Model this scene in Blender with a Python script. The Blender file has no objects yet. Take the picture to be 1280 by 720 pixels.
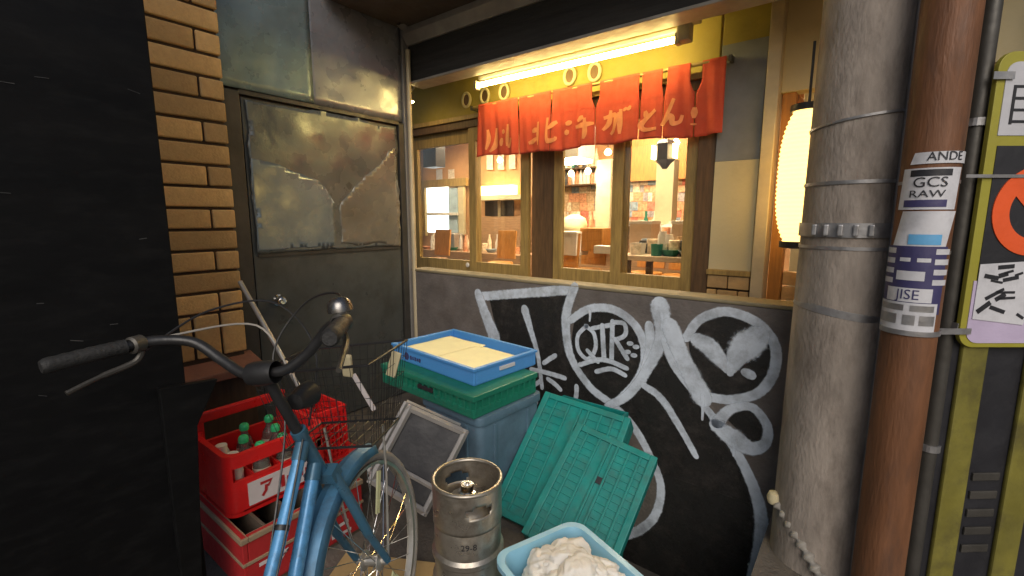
import bpy, bmesh, math, random
from mathutils import Vector, Matrix, Euler, noise
random.seed(7)
R = math.radians
scene = bpy.context.scene
C = scene.collection

# ------------------------------------------------------------------ camera, world, sun, exposure
YAW, PITCH, FPX, CAMZ = 37.7, 8.6, 578.0, 1.4
cam_d = bpy.data.cameras.new("camera"); cam = bpy.data.objects.new("camera", cam_d); C.objects.link(cam)
cam.location = (0, 0, CAMZ); cam.rotation_euler = (R(90 - PITCH), 0, R(YAW))
cam_d.sensor_width = 36; cam_d.lens = FPX / 1280 * 36; cam_d.clip_start = 0.02; cam_d.clip_end = 500
scene.camera = cam
world = bpy.data.worlds.new("World"); scene.world = world; world.use_nodes = True
wn = world.node_tree.nodes; wl = world.node_tree.links
sky = wn.new("ShaderNodeTexSky"); sky.sky_type = 'NISHITA'; sky.sun_disc = False
SUN_EL, SUN_AZ = 36.0, 38.0          # azimuth of the light's source, degrees from -Y towards +X
sky.sun_elevation = R(SUN_EL); sky.sun_rotation = R(180 - SUN_AZ)
sky.air_density = 1.0; sky.dust_density = 3.0
wl.new(sky.outputs[0], wn["Background"].inputs[0]); wn["Background"].inputs[1].default_value = 0.046
sd = bpy.data.lights.new("sun", 'SUN'); sun = bpy.data.objects.new("sun", sd); C.objects.link(sun)
sd.energy = 0.95; sd.angle = R(45); sd.color = (1, .95, .89)
sv = Vector((math.sin(R(SUN_AZ)) * math.cos(R(SUN_EL)), -math.cos(R(SUN_AZ)) * math.cos(R(SUN_EL)), math.sin(R(SUN_EL))))
sun.rotation_euler = (-sv).to_track_quat('-Z', 'Y').to_euler(); sun.location = sv * 10
scene.view_settings.view_transform = 'Standard'; scene.view_settings.look = 'None'
scene.view_settings.exposure = 0.72; scene.view_settings.gamma = 1
scene.cycles.max_bounces = 8; scene.cycles.transparent_max_bounces = 24
scene.cycles.use_denoising = True

# ------------------------------------------------------------------ pixel -> place helpers (1280 x 720 photograph)
_y, _p = R(YAW), R(PITCH)
W = Vector((-math.sin(_y) * math.cos(_p), math.cos(_y) * math.cos(_p), -math.sin(_p)))
RT = Vector((math.cos(_y), math.sin(_y), 0)); UP = RT.cross(W)
CP = Vector((0, 0, CAMZ))
def ray(x, y): return W + RT * ((x - 640) / FPX) + UP * ((360 - y) / FPX)
def PX(x, y, v): d = ray(x, y); return CP + d * (v / d.x)
def PY(x, y, v): d = ray(x, y); return CP + d * (v / d.y)
def PZ(x, y, v): d = ray(x, y); return CP + d * ((v - CAMZ) / d.z)
def PD(x, y, t): return CP + ray(x, y) * t

# ------------------------------------------------------------------ materials
MATS = {}
def mat(name, col, rough=.6, metal=0, var=.25, scale=6, bump=.15, bscale=40, grime=None, gamt=.4, gscale=3,
        spec=.5, emit=None, estr=0, alpha=None, trans=0, aniso=None, coat=0, rvar=.12, coords='Object', sheen=0):
    m = bpy.data.materials.new(name); m.use_nodes = True; MATS[name] = m
    nt = m.node_tree; n = nt.nodes; l = nt.links; b = n["Principled BSDF"]
    tc = n.new("ShaderNodeTexCoord"); src = tc.outputs[coords]
    if aniso:
        mp = n.new("ShaderNodeMapping"); mp.inputs[3].default_value = aniso; l.new(src, mp.inputs[0]); src = mp.outputs[0]
    n1 = n.new("ShaderNodeTexNoise"); n1.inputs['Scale'].default_value = scale; n1.inputs['Detail'].default_value = 6; n1.inputs['Roughness'].default_value = .62
    l.new(src, n1.inputs[0])
    r1 = n.new("ShaderNodeMapRange"); r1.inputs[1].default_value = .3; r1.inputs[2].default_value = .7
    r1.inputs[3].default_value = 1 - var; r1.inputs[4].default_value = 1 + var
    l.new(n1.outputs[0], r1.inputs[0])
    mx = n.new("ShaderNodeVectorMath"); mx.operation = 'SCALE'; mx.inputs[0].default_value = col; l.new(r1.outputs[0], mx.inputs[3])
    outc = mx.outputs[0]
    if grime:
        n2 = n.new("ShaderNodeTexNoise"); n2.inputs['Scale'].default_value = gscale; n2.inputs['Detail'].default_value = 8; n2.inputs['Roughness'].default_value = .7
        l.new(src, n2.inputs[0])
        r2 = n.new("ShaderNodeMapRange"); r2.inputs[1].default_value = .48; r2.inputs[2].default_value = .68; r2.inputs[4].default_value = gamt
        l.new(n2.outputs[0], r2.inputs[0])
        mm = n.new("ShaderNodeMix"); mm.data_type = 'RGBA'; mm.inputs[7].default_value = (*grime, 1)
        l.new(r2.outputs[0], mm.inputs[0]); l.new(outc, mm.inputs[6]); outc = mm.outputs[2]
    l.new(outc, b.inputs['Base Color'])
    r3 = n.new("ShaderNodeMapRange"); r3.inputs[1].default_value = .3; r3.inputs[2].default_value = .7
    r3.inputs[3].default_value = max(.03, rough - rvar); r3.inputs[4].default_value = min(1, rough + rvar)
    n3 = n.new("ShaderNodeTexNoise"); n3.inputs['Scale'].default_value = scale * 2.3; n3.inputs['Detail'].default_value = 5; l.new(src, n3.inputs[0])
    l.new(n3.outputs[0], r3.inputs[0]); l.new(r3.outputs[0], b.inputs['Roughness'])
    b.inputs['Metallic'].default_value = metal; b.inputs['Specular IOR Level'].default_value = spec
    b.inputs['Transmission Weight'].default_value = trans; b.inputs['Coat Weight'].default_value = coat
    if bump:
        nb = n.new("ShaderNodeTexNoise"); nb.inputs['Scale'].default_value = bscale; nb.inputs['Detail'].default_value = 5; l.new(src, nb.inputs[0])
        bp = n.new("ShaderNodeBump"); bp.inputs['Strength'].default_value = bump; bp.inputs['Distance'].default_value = .01
        l.new(nb.outputs[0], bp.inputs['Height']); l.new(bp.outputs[0], b.inputs['Normal'])
    if emit: b.inputs['Emission Color'].default_value = (*emit, 1); b.inputs['Emission Strength'].default_value = estr
    if alpha is not None: b.inputs['Alpha'].default_value = alpha
    return m
def emis(name, col, s):
    m = bpy.data.materials.new(name); m.use_nodes = True; n = m.node_tree.nodes; n.clear()
    e = n.new("ShaderNodeEmission"); e.inputs[0].default_value = (*col, 1); e.inputs[1].default_value = s
    o = n.new("ShaderNodeOutputMaterial"); m.node_tree.links.new(e.outputs[0], o.inputs[0]); MATS[name] = m; return m
def glassm(name, tint=(1, 1, 1), refl=.06, rough=.02):
    m = bpy.data.materials.new(name); m.use_nodes = True; n = m.node_tree.nodes; l = m.node_tree.links; n.clear()
    t = n.new("ShaderNodeBsdfTransparent"); t.inputs[0].default_value = (*tint, 1)
    g = n.new("ShaderNodeBsdfGlossy"); g.inputs['Roughness'].default_value = rough
    lw = n.new("ShaderNodeLayerWeight"); lw.inputs[0].default_value = .25
    mr = n.new("ShaderNodeMapRange"); mr.inputs[3].default_value = refl; mr.inputs[4].default_value = .7; l.new(lw.outputs[0], mr.inputs[0])
    ms = n.new("ShaderNodeMixShader"); l.new(mr.outputs[0], ms.inputs[0]); l.new(t.outputs[0], ms.inputs[1]); l.new(g.outputs[0], ms.inputs[2])
    o = n.new("ShaderNodeOutputMaterial"); l.new(ms.outputs[0], o.inputs[0]); MATS[name] = m; return m
def spray(name, col, lo=.12, hi=.6):
    """spray paint: alpha falls off to the stroke's edge (vertex value 'edge') with speckle"""
    m = mat(name, col, .62, var=.14, scale=9, bump=.05)
    n = m.node_tree.nodes; l = m.node_tree.links; b = n["Principled BSDF"]
    a = n.new("ShaderNodeAttribute"); a.attribute_name = 'edge'
    t = n.new("ShaderNodeTexNoise"); t.inputs['Scale'].default_value = 55; t.inputs['Detail'].default_value = 5
    tc = n.new("ShaderNodeTexCoord"); l.new(tc.outputs['Object'], t.inputs[0])
    s = n.new("ShaderNodeMath"); s.operation = 'MULTIPLY_ADD'; s.inputs[1].default_value = .45; l.new(t.outputs[0], s.inputs[0])
    ad = n.new("ShaderNodeMath"); ad.operation = 'SUBTRACT'; ad.inputs[1].default_value = .22; l.new(s.outputs[0], ad.inputs[0])
    l.new(a.outputs['Fac'], s.inputs[2])
    r = n.new("ShaderNodeMapRange"); r.interpolation_type = 'SMOOTHSTEP'; r.inputs[1].default_value = lo; r.inputs[2].default_value = hi; r.inputs[4].default_value = .93
    l.new(ad.outputs[0], r.inputs[0])
    t2 = n.new("ShaderNodeTexNoise"); t2.inputs['Scale'].default_value = 7; t2.inputs['Detail'].default_value = 9; t2.inputs['Roughness'].default_value = .75; l.new(tc.outputs['Object'], t2.inputs[0])
    r2 = n.new("ShaderNodeMapRange"); r2.inputs[1].default_value = .34; r2.inputs[2].default_value = .56; r2.inputs[3].default_value = .5; l.new(t2.outputs[0], r2.inputs[0])
    mu = n.new("ShaderNodeMath"); mu.operation = 'MULTIPLY'; l.new(r.outputs[0], mu.inputs[0]); l.new(r2.outputs[0], mu.inputs[1]); l.new(mu.outputs[0], b.inputs['Alpha'])
    return m

mat('concrete_ground', (.11, .095, .08), .8, var=.35, scale=5, bump=.5, bscale=60, grime=(.02, .018, .016), gamt=.85, gscale=2.2)
mat('brick', (.62, .39, .16), .6, var=.2, scale=7, bump=.35, bscale=70, grime=(.40, .23, .09), gamt=.6, gscale=9)
def tonevar(name, lo, hi):
    m = MATS[name]; n = m.node_tree.nodes; l = m.node_tree.links; b = n["Principled BSDF"]
    src = b.inputs['Base Color'].links[0].from_socket; oi = n.new("ShaderNodeObjectInfo"); mr = n.new("ShaderNodeMapRange"); mr.inputs[3].default_value = lo; mr.inputs[4].default_value = hi
    l.new(oi.outputs['Random'], mr.inputs[0]); sc_ = n.new("ShaderNodeVectorMath"); sc_.operation = 'SCALE'; l.new(src, sc_.inputs[0]); l.new(mr.outputs[0], sc_.inputs[3]); l.new(sc_.outputs[0], b.inputs['Base Color'])
tonevar('brick', .6, 1.1)
mat('mortar', (.05, .03, .018), .9, var=.3, bump=.5)
mat('brick_sill', (.22, .10, .07), .45, var=.3, grime=(.06, .03, .02), gamt=.6)
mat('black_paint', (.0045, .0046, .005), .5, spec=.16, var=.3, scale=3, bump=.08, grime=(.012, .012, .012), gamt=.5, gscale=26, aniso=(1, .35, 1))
mat('dark_wood', (.05, .028, .016), .6, var=.35, scale=5, aniso=(8, 8, 1))
def dented(name, col, rough, metal, bscale, bdist, grime=None, gamt=.4):
    m = mat(name, col, rough, metal, var=.2, scale=3, bump=.06, bscale=90, grime=grime, gamt=gamt, gscale=4, rvar=.14)
    n = m.node_tree.nodes; l = m.node_tree.links
    tc = [k for k in n if k.type == 'TEX_COORD'][0]
    t = n.new("ShaderNodeTexNoise"); t.inputs['Scale'].default_value = bscale; t.inputs['Detail'].default_value = 3; t.inputs['Distortion'].default_value = .6
    l.new(tc.outputs['Object'], t.inputs[0])
    b2 = n.new("ShaderNodeBump"); b2.inputs['Distance'].default_value = bdist; b2.inputs['Strength'].default_value = 1
    l.new(t.outputs[0], b2.inputs['Height'])
    old = [k for k in n if k.type == 'BUMP' and k != b2][0]; l.new(b2.outputs[0], old.inputs['Normal'])
    return m
dented('sheet_metal', (.25, .33, .33), .30, .4, 2.2, .012, (.17, .215, .21), .5)  # teal of the wall's reflection is put into this sheet's colour
dented('sheet_metal_grey', (.29, .295, .31), .30, .4, 2.2, .012, (.20, .20, .21), .5)
dented('door_metal', (.085, .09, .085), .38, .25, 2.2, .008, (.045, .04, .032), .6)
dented('door_plate_and_reflection', (.24, .285, .31), .27, .45, 3.0, .008, (.22, .27, .30), .5)  # bluish side of the door's reflection, put into the colour
dented('door_plate_warm_reflection', (.25, .235, .20), .27, .45, 3.0, .008, (.19, .165, .12), .5)  # warm side of the same reflection, tinted into the patch
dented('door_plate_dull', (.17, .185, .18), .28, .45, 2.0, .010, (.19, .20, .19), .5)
mat('frame_metal', (.075, .07, .062), .45, .4, var=.25)
mat('chrome', (.75, .74, .72), .16, 1, var=.08, bump=.02)
mat('bell_metal', (.22, .21, .2), .25, .9, var=.2, scale=30)
mat('steel', (.55, .53, .49), .40, .8, var=.12, scale=14, bump=.05, grime=(.38, .36, .32), gamt=.5)
mat('keg_steel', (.42, .385, .33), .36, .85, var=.25, scale=10, bump=.08, grime=(.17, .14, .105), gamt=.8, gscale=7)
mat('alu', (.40, .38, .36), .5, .6, var=.15, grime=(.18, .16, .14), gamt=.5)
mat('mustard', (.30, .235, .045), .7, var=.2, bump=.2, grime=(.16, .11, .03), gamt=.5)
mat('wood', (.34, .225, .07), .5, var=.3, scale=6, aniso=(10, 10, 1), bump=.2, grime=(.17, .105, .03), gamt=.5, gscale=2)
mat('wood_dark', (.11, .06, .025), .55, var=.35, scale=6, aniso=(10, 10, 1), bump=.25)
mat('wood_orange', (.42, .18, .035), .5, var=.25, scale=6, aniso=(10, 10, 1), bump=.2)
mat('beam_dark', (.028, .026, .024), .6, var=.35, scale=4, aniso=(.5, 6, 6), bump=.3, grime=(.05, .045, .04), gamt=.5)
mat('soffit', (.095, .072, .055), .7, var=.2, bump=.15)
mat('flashing', (.36, .33, .29), .5, .3, var=.2)
mat('cream', (.55, .48, .30), .7, var=.12, bump=.15, grime=(.36, .30, .17), gamt=.4)
mat('grey_blue', (.20, .21, .22), .6, var=.15, bump=.1)
mat('post_metal', (.55, .46, .30), .45, .2, var=.15)
mat('noren', (.52, .065, .03), .85, var=.14, scale=12, bump=.3, bscale=220, grime=(.38, .045, .024), gamt=.5)
mat('noren_ink', (.70, .25, .10), .85, var=.3, bump=.2, bscale=200)
mat('rod', (.32, .22, .08), .4, var=.2)
mat('low_wall', (.13, .112, .102), .82, var=.3, scale=5, bump=.45, bscale=50, grime=(.10, .078, .062), gamt=.8, gscale=1.8)
mat('coping', (.24, .20, .12), .75, var=.25, bump=.4, grime=(.16, .12, .06), gamt=.6)
spray('spray_white', (.60, .66, .74), .10, .5)
spray('spray_black', (.012, .011, .010), .05, .5)
mat('pole_concrete', (.31, .265, .225), .85, var=.3, scale=6, bump=.4, bscale=60, aniso=(1.6, 1.6, .55), grime=(.13, .105, .085), gamt=.9, gscale=4)
mat('galv', (.36, .355, .36), .42, .7, var=.2, scale=18, grime=(.22, .2, .18), gamt=.5)
mat('rust_pole', (.175, .074, .032), .6, .1, var=.35, scale=4, aniso=(3, 3, .6), bump=.3, grime=(.075, .04, .026), gamt=.85)
mat('sticker_white', (.60, .60, .63), .5, var=.08, grime=(.36, .36, .38), gamt=.5, gscale=14)
mat('sticker_navy', (.05, .045, .13), .45, var=.15)
mat('sticker_black', (.02, .02, .025), .5, var=.2)
mat('sticker_blue', (.12, .38, .66), .45, var=.1)
mat('sign_yellow', (.33, .30, .035), .5, var=.12, grime=(.2, .17, .03), gamt=.5)
mat('guard_yellow', (.17, .15, .025), .6, var=.3, scale=5, grime=(.06, .05, .02), gamt=.8, gscale=4)
mat('sign_white', (.50, .50, .53), .5, var=.08)
mat('sign_lilac', (.50, .42, .58), .5, var=.1)
mat('sign_red', (.75, .10, .02), .5, var=.1)
mat('sign_black', (.018, .018, .022), .5, var=.2)
mat('side_wall', (.035, .045, .045), .7, var=.25, scale=2, bump=.2, grime=(.05, .045, .04), gamt=.6)
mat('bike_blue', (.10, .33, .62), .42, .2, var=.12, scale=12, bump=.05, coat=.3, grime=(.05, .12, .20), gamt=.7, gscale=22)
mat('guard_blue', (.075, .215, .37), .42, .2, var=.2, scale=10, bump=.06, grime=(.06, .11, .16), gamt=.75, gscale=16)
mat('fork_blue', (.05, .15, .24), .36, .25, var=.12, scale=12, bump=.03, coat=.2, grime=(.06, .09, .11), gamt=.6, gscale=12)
mat('rubber', (.02, .02, .02), .65, var=.25, scale=20, bump=.25, bscale=140)
mat('tyre', (.24, .23, .22), .75, var=.2, scale=16, bump=.3, bscale=120)
mat('black_plastic', (.018, .018, .019), .4, var=.2)
mat('cable_grey', (.30, .28, .25), .5, var=.1)
mat('reflector', (.62, .62, .36), .3, var=.1)
mat('red_plastic', (.58, .012, .012), .36, var=.12, scale=5, bump=.08, grime=(.34, .012, .012), gamt=.5, gscale=6)
mat('tan_plastic', (.10, .078, .058), .5, var=.15, grime=(.06, .045, .035), gamt=.6)
mat('crate_beige', (.27, .20, .13), .5, var=.2)
mat('red_print', (.36, .018, .02), .5, var=.1)
mat('label_white', (.55, .50, .50), .5, var=.1)
mat('green_cap', (.03, .46, .17), .35, var=.08)
mat('bottle', (.55, .55, .50), .12, var=.1, trans=.85, bump=.02)
mat('bottle_label', (.60, .52, .40), .5, var=.2)
mat('box_blue', (.085, .15, .205), .55, var=.15, scale=5, bump=.2, grime=(.035, .06, .085), gamt=.6)
mat('green_plastic', (.012, .17, .105), .42, var=.15, bump=.1, grime=(.01, .09, .06), gamt=.5)
mat('teal_plastic', (.006, .215, .19), .45, var=.22, scale=6, bump=.12, grime=(.03, .13, .115), gamt=.75, gscale=7)
mat('tray_blue', (.075, .27, .62), .4, var=.1, bump=.06, grime=(.06, .2, .44), gamt=.4)
mat('paper_yellow', (.78, .72, .42), .8, var=.08, bump=.25, bscale=25)
mat('basin_blue', (.24, .50, .66), .4, var=.08, bump=.05, grime=(.18, .38, .52), gamt=.4)
mat('towel', (.82, .79, .73), .95, var=.1, scale=9, bump=.25, bscale=260, grime=(.74, .64, .46), gamt=.45, gscale=6)
mat('cardboard', (.42, .29, .13), .8, var=.15)
mat('inner_wall', (.46, .25, .11), .7, var=.2, scale=3, bump=.1)
mat('kitchen_pale', (.42, .55, .62), .5)
mat('inner_floor', (.12, .08, .05), .5, var=.25)
mat('counter_wood', (.32, .19, .10), .45, var=.25, scale=6, aniso=(1, 10, 10))
mat('table_top', (.52, .40, .26), .4, var=.15)
mat('carton', (.55, .40, .27), .7, var=.15)
mat('white_ware', (.66, .62, .54), .35, var=.08)
mat('dark_ware', (.04, .035, .03), .4, var=.3)
for i, c in enumerate([(.62, .28, .14), (.66, .52, .34), (.56, .16, .10), (.30, .26, .25), (.66, .58, .46), (.52, .34, .18), (.24, .30, .34)]):
    mat('card_%d' % i, c, .7, var=.45, scale=28, bump=.05)
emis('tube_glow', (1, .76, .26), 35)
emis('spot_glow', (1, .72, .26), 110)
emis('ceiling_panel', (1, .86, .64), 40)
emis('hood_glow', (1, .72, .25), 7)
emis('bulb_glow', (1, .74, .36), 14)
emis('kitchen_glow', (.86, .95, 1.0), 3.2)
mat('lantern_paper', (.80, .62, .34), .8, var=.06, bump=.1, emit=(1, .62, .17), estr=2.0)
glassm('window_glass', (.97, .95, .90), .05)

# ------------------------------------------------------------------ mesh helpers
class MB:
    def __init__(s): s.v = []; s.f = []; s.e = []
    def add(s, vs, fs, edge=None):
        o = len(s.v); s.v += [tuple(v) for v in vs]; s.f += [tuple(i + o for i in f) for f in fs]
        s.e += list(edge) if edge else [1.0] * len(vs); return s
    def box(s, c, sz, rot=None, mtx=None):
        x, y, z = sz[0] / 2, sz[1] / 2, sz[2] / 2
        vs = [Vector((a * x, b * y, d * z)) for d in (-1, 1) for b in (-1, 1) for a in (-1, 1)]
        if rot is not None: m = Euler(rot).to_matrix(); vs = [m @ v for v in vs]
        vs = [v + Vector(c) for v in vs]
        if mtx is not None: vs = [mtx @ v for v in vs]
        return s.add(vs, [(0, 2, 3, 1), (4, 5, 7, 6), (0, 1, 5, 4), (2, 6, 7, 3), (0, 4, 6, 2), (1, 3, 7, 5)])
    def bx(s, x0, x1, y0, y1, z0, z1, mtx=None):
        return s.box(((x0 + x1) / 2, (y0 + y1) / 2, (z0 + z1) / 2), (abs(x1 - x0), abs(y1 - y0), abs(z1 - z0)), mtx=mtx)
    def tube(s, pts, r, n=10, closed=False, cap=True):
        pts = [Vector(p) for p in pts]; N = len(pts)
        rs = r if isinstance(r, (list, tuple)) else [r] * N
        up = None; vs = []
        for i in range(N):
            if closed: t = pts[(i + 1) % N] - pts[i - 1]
            else: t = pts[min(i + 1, N - 1)] - pts[max(i - 1, 0)]
            t.normalize()
            if up is None: up = Vector((0, 0, 1)) if abs(t.z) < .9 else Vector((1, 0, 0))
            up = (up - t * up.dot(t)).normalized(); b = t.cross(up)
            for k in range(n):
                a = 2 * math.pi * k / n; vs.append(pts[i] + (up * math.cos(a) + b * math.sin(a)) * rs[i])
        fs = []
        for i in range(N if closed else N - 1):
            j = (i + 1) % N
            for k in range(n): fs.append((i * n + k, i * n + (k + 1) % n, j * n + (k + 1) % n, j * n + k))
        if cap and not closed:
            fs.append(tuple(range(n - 1, -1, -1))); fs.append(tuple((N - 1) * n + k for k in range(n)))
        return s.add(vs, fs)
    def lathe(s, prof, n=32, c=(0, 0, 0), mtx=None, a0=0, a1=2 * math.pi):
        full = abs(a1 - a0 - 2 * math.pi) < 1e-6; M = n if full else n + 1
        vs = []
        for r, z in prof:
            for k in range(M):
                a = a0 + (a1 - a0) * k / n; v = Vector((r * math.cos(a), r * math.sin(a), z)) + Vector(c)
                vs.append(mtx @ v if mtx is not None else v)
        fs = []
        for i in range(len(prof) - 1):
            for k in range(n):
                j = (k + 1) % M
                fs.append((i * M + k, i * M + j, (i + 1) * M + j, (i + 1) * M + k))
        return s.add(vs, fs)
    def prism(s, poly, axis, lo, hi):
        """poly of 2D points extruded along axis (0,1,2) from lo to hi"""
        def mk(p, t):
            q = [p[0], p[1]]; q.insert(axis, t); return q
        n = len(poly); vs = [mk(p, lo) for p in poly] + [mk(p, hi) for p in poly]
        fs = [tuple(range(n - 1, -1, -1)), tuple(range(n, 2 * n))] + [(i, (i + 1) % n, (i + 1) % n + n, i + n) for i in range(n)]
        return s.add(vs, fs)
    def build(s, name, m, parent=None, bevel=0, smooth=False, seg=2, edge=False, solid=0):
        me = bpy.data.meshes.new(name); me.from_pydata(s.v, [], s.f); me.update()
        if edge:
            at = me.attributes.new('edge', 'FLOAT', 'POINT'); at.data.foreach_set('value', s.e)
        bm = bmesh.new(); bm.from_mesh(me); 
        if not edge: bmesh.ops.recalc_face_normals(bm, faces=bm.faces)
        if bevel:
            es = [e for e in bm.edges if len(e.link_faces) == 2 and e.calc_face_angle(0) > .6]
            bmesh.ops.bevel(bm, geom=es, offset=bevel, segments=seg, affect='EDGES', profile=.6, clamp_overlap=True)
        bm.to_mesh(me); bm.free()
        me.materials.append(MATS[m])
        if smooth:
            for p in me.polygons: p.use_smooth = True
            try: me.set_sharp_from_angle(angle=R(38))
            except Exception: pass
        o = bpy.data.objects.new(name, me); C.objects.link(o)
        if parent is not None: o.parent = parent
        if solid:
            md = o.modifiers.new('s', 'SOLIDIFY'); md.thickness = solid; md.offset = 0
        return o
def tag(o, label=None, cat=None, group=None, kind=None):
    if label: o['label'] = label
    if cat: o['category'] = cat
    if group: o['group'] = group
    if kind: o['kind'] = kind
    return o
def thing(name, label, cat, loc=(0, 0, 0), rot=(0, 0, 0), group=None):
    o = bpy.data.objects.new(name, None); C.objects.link(o); o.location = loc; o.rotation_euler = rot; o.empty_display_size = .1
    return tag(o, label, cat, group)
def rebase(o, p):
    """put a mesh thing's origin at p without moving it"""
    o.data.transform(Matrix.Translation(-Vector(p))); o.location = p; return o
def local(root):
    return Matrix.LocRotScale(root.location, root.rotation_euler, None).inverted()
def copy_tree(o, parent=None):
    c = o.copy(); C.objects.link(c); c.parent = parent
    for ch in list(o.children): copy_tree(ch, c)
    return c
def spline(pts, n=8):
    pts = [Vector(p) for p in pts]; out = []
    for i in range(len(pts) - 1):
        p0 = pts[max(i - 1, 0)]; p1 = pts[i]; p2 = pts[i + 1]; p3 = pts[min(i + 2, len(pts) - 1)]
        for k in range(n):
            t = k / n; out.append(.5 * ((2 * p1) + (p2 - p0) * t + (2 * p0 - 5 * p1 + 4 * p2 - p3) * t * t + (3 * p1 - p0 - 3 * p2 + p3) * t ** 3))
    out.append(pts[-1]); return out
def ribbon(mb, pts, w, mp, soft=True, taper=False):
    if soft:                                   # a sprayed line ends round
        pts = [Vector(p).to_2d() for p in pts]; N0 = len(pts)
        if not isinstance(w, (list, tuple)): w = [w] * N0
        k = len(w) - 1; w = [w[min(int(i / (N0 - 1) * k), k - 1)] * (1 - (i / (N0 - 1) * k - min(int(i / (N0 - 1) * k), k - 1))) + w[min(int(i / (N0 - 1) * k), k - 1) + 1] * (i / (N0 - 1) * k - min(int(i / (N0 - 1) * k), k - 1)) for i in range(N0)] if len(w) != N0 else list(w)
        d0 = (pts[0] - pts[1]).normalized(); d1 = (pts[-1] - pts[-2]).normalized(); st = (.12, .4, .7, .9)
        pre = [(pts[0] + d0 * w[0] / 2 * math.sqrt(1 - a * a), w[0] * a) for a in st]; post = [(pts[-1] + d1 * w[-1] / 2 * math.sqrt(1 - a * a), w[-1] * a) for a in reversed(st)]
        pts = [p for p, _ in pre] + pts + [p for p, _ in post]; w = [a for _, a in pre] + w + [a for _, a in post]
    """flat stroke along 2D points (u,v), width w (number or list); mp maps (u,v)->3D"""
    N = len(pts); vs = []; ed = []
    ws = w if isinstance(w, (list, tuple)) else [w] * N
    if len(ws) != N:
        k = len(ws) - 1; ws = [ws[min(int(i / (N - 1) * k), k - 1)] * (1 - (i / (N - 1) * k) % 1) + ws[min(int(i / (N - 1) * k), k - 1) + 1] * ((i / (N - 1) * k) % 1) if i < N - 1 else ws[-1] for i in range(N)]
    rows = (-.5, -.4, -.3, -.18, 0, .18, .3, .4, .5) if soft else (-.5, 0, .5)
    ev = (0, .18, .5, .85, 1, .85, .5, .18, 0) if soft else (1, 1, 1)
    for i in range(N):
        t = (Vector(pts[min(i + 1, N - 1)]).to_2d() - Vector(pts[max(i - 1, 0)]).to_2d())
        t = t.normalized() if t.length > 1e-9 else Vector((1, 0)); nn = Vector((-t.y, t.x))
        ww = ws[i]
        if taper: ww *= .55 + .45 * math.sin(math.pi * min(max(i / (N - 1), .12), .9))
        endf = 0 if soft and i in (0, N - 1) else 1
        for a, e in zip(rows, ev):
            q = Vector(pts[i]).to_2d() + nn * (a * ww); vs.append(mp(q.x, q.y)); ed.append(e * endf)
    k = len(rows); fs = [(i * k + j, i * k + j + 1, (i + 1) * k + j + 1, (i + 1) * k + j) for i in range(N - 1) for j in range(k - 1)]
    mb.add(vs, fs, ed)
def text_mesh(txt, size):
    cu = bpy.data.curves.new('t', 'FONT'); cu.body = txt; cu.size = size; cu.align_x = 'CENTER'; cu.align_y = 'CENTER'; cu.resolution_u = 3
    o = bpy.data.objects.new('t', cu); C.objects.link(o); bpy.context.view_layer.update()
    me = bpy.data.meshes.new_from_object(o.evaluated_get(bpy.context.evaluated_depsgraph_get()))
    vs = [v.co.copy() for v in me.vertices]; fs = [tuple(p.vertices) for p in me.polygons]
    bpy.data.objects.remove(o); bpy.data.meshes.remove(me); return vs, fs

# ================================================================== THE SETTING
mb = MB(); g = 40; gd = -.62     # a sunken gutter runs along the foot of the low wall
def quad(x0, x1, y0, y1, z): mb.add([(x0, y0, z), (x1, y0, z), (x1, y1, z), (x0, y1, z)], [(0, 1, 2, 3)])
quad(-g, g, -g, 1.42, 0); quad(-g, g, 2.388, g, 0); quad(-.255, g, 1.42, 2.388, 0); quad(-g, -1.42, 1.42, 2.388, 0); quad(-1.42, -.74, 1.42, 1.74, 0)
quad(-.74, -.255, 1.42, 2.388, gd); quad(-1.42, -.74, 1.74, 2.388, gd)
gp_ = [(-.74, 1.42), (-.255, 1.42), (-.255, 2.388), (-1.42, 2.388), (-1.42, 1.74), (-.74, 1.74)]
for a_, b_ in zip(gp_, gp_[1:] + gp_[:1]): mb.add([(*a_, gd), (*b_, gd), (*b_, 0), (*a_, 0)], [(0, 1, 2, 3)])
tag(mb.build('ground', 'concrete_ground'), kind='structure')

# ---- metal clad wall with the dented door (plane x = XL)
XL = -2.864
mw = thing('metal_clad_wall', 'tall wall of dented grey sheet metal holding a dark steel door', 'wall', (XL, 1.75, 0))
L = local(mw)
def grid_sheet(y0, y1, z0, z1, x, amp, sc, ny, nz, seed, tear=0):
    m = MB(); vs = []
    for j in range(nz + 1):
        for i in range(ny + 1):
            y = y0 + (y1 - y0) * i / ny; z = z0 + (z1 - z0) * j / nz
            edge = min(i, ny - i, j, nz - j); fe = min(1, edge / 3)
            d = noise.fractal(Vector((y * sc + seed, z * sc, seed)), .7, 2.1, 3) * amp * fe
            zz = z
            if tear and j < 4: zz = z + tear * noise.noise(Vector((y * 6, seed, 0))) * (1 - j / 4)
            vs.append(L @ Vector((x + d, y, zz)))
    k = ny + 1
    m.add(vs, [(j * k + i, j * k + i + 1, (j + 1) * k + i + 1, (j + 1) * k + i) for j in range(nz) for i in range(ny)])
    return m
MB().bx(XL - .25, XL - .03, 1.0, 2.44, 0, 4.2, mtx=L).build('wall_core', 'frame_metal', mw)
grid_sheet(1.06, 1.66, 2.115, 4.2, XL + .002, .016, 2.2, 16, 40, 3.1).build('sheet', 'sheet_metal', mw, smooth=True, solid=.002)
grid_sheet(1.64, 2.36, 2.112, 4.2, XL - .001, .014, 2.0, 18, 40, 8.3).build('sheet', 'sheet_metal_grey', mw, smooth=True, solid=.002)
MB().bx(XL - .02, XL + .012, 1.10, 1.21, 0, 2.10, mtx=L).build('door_jamb', 'frame_metal', mw, .003)
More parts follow.
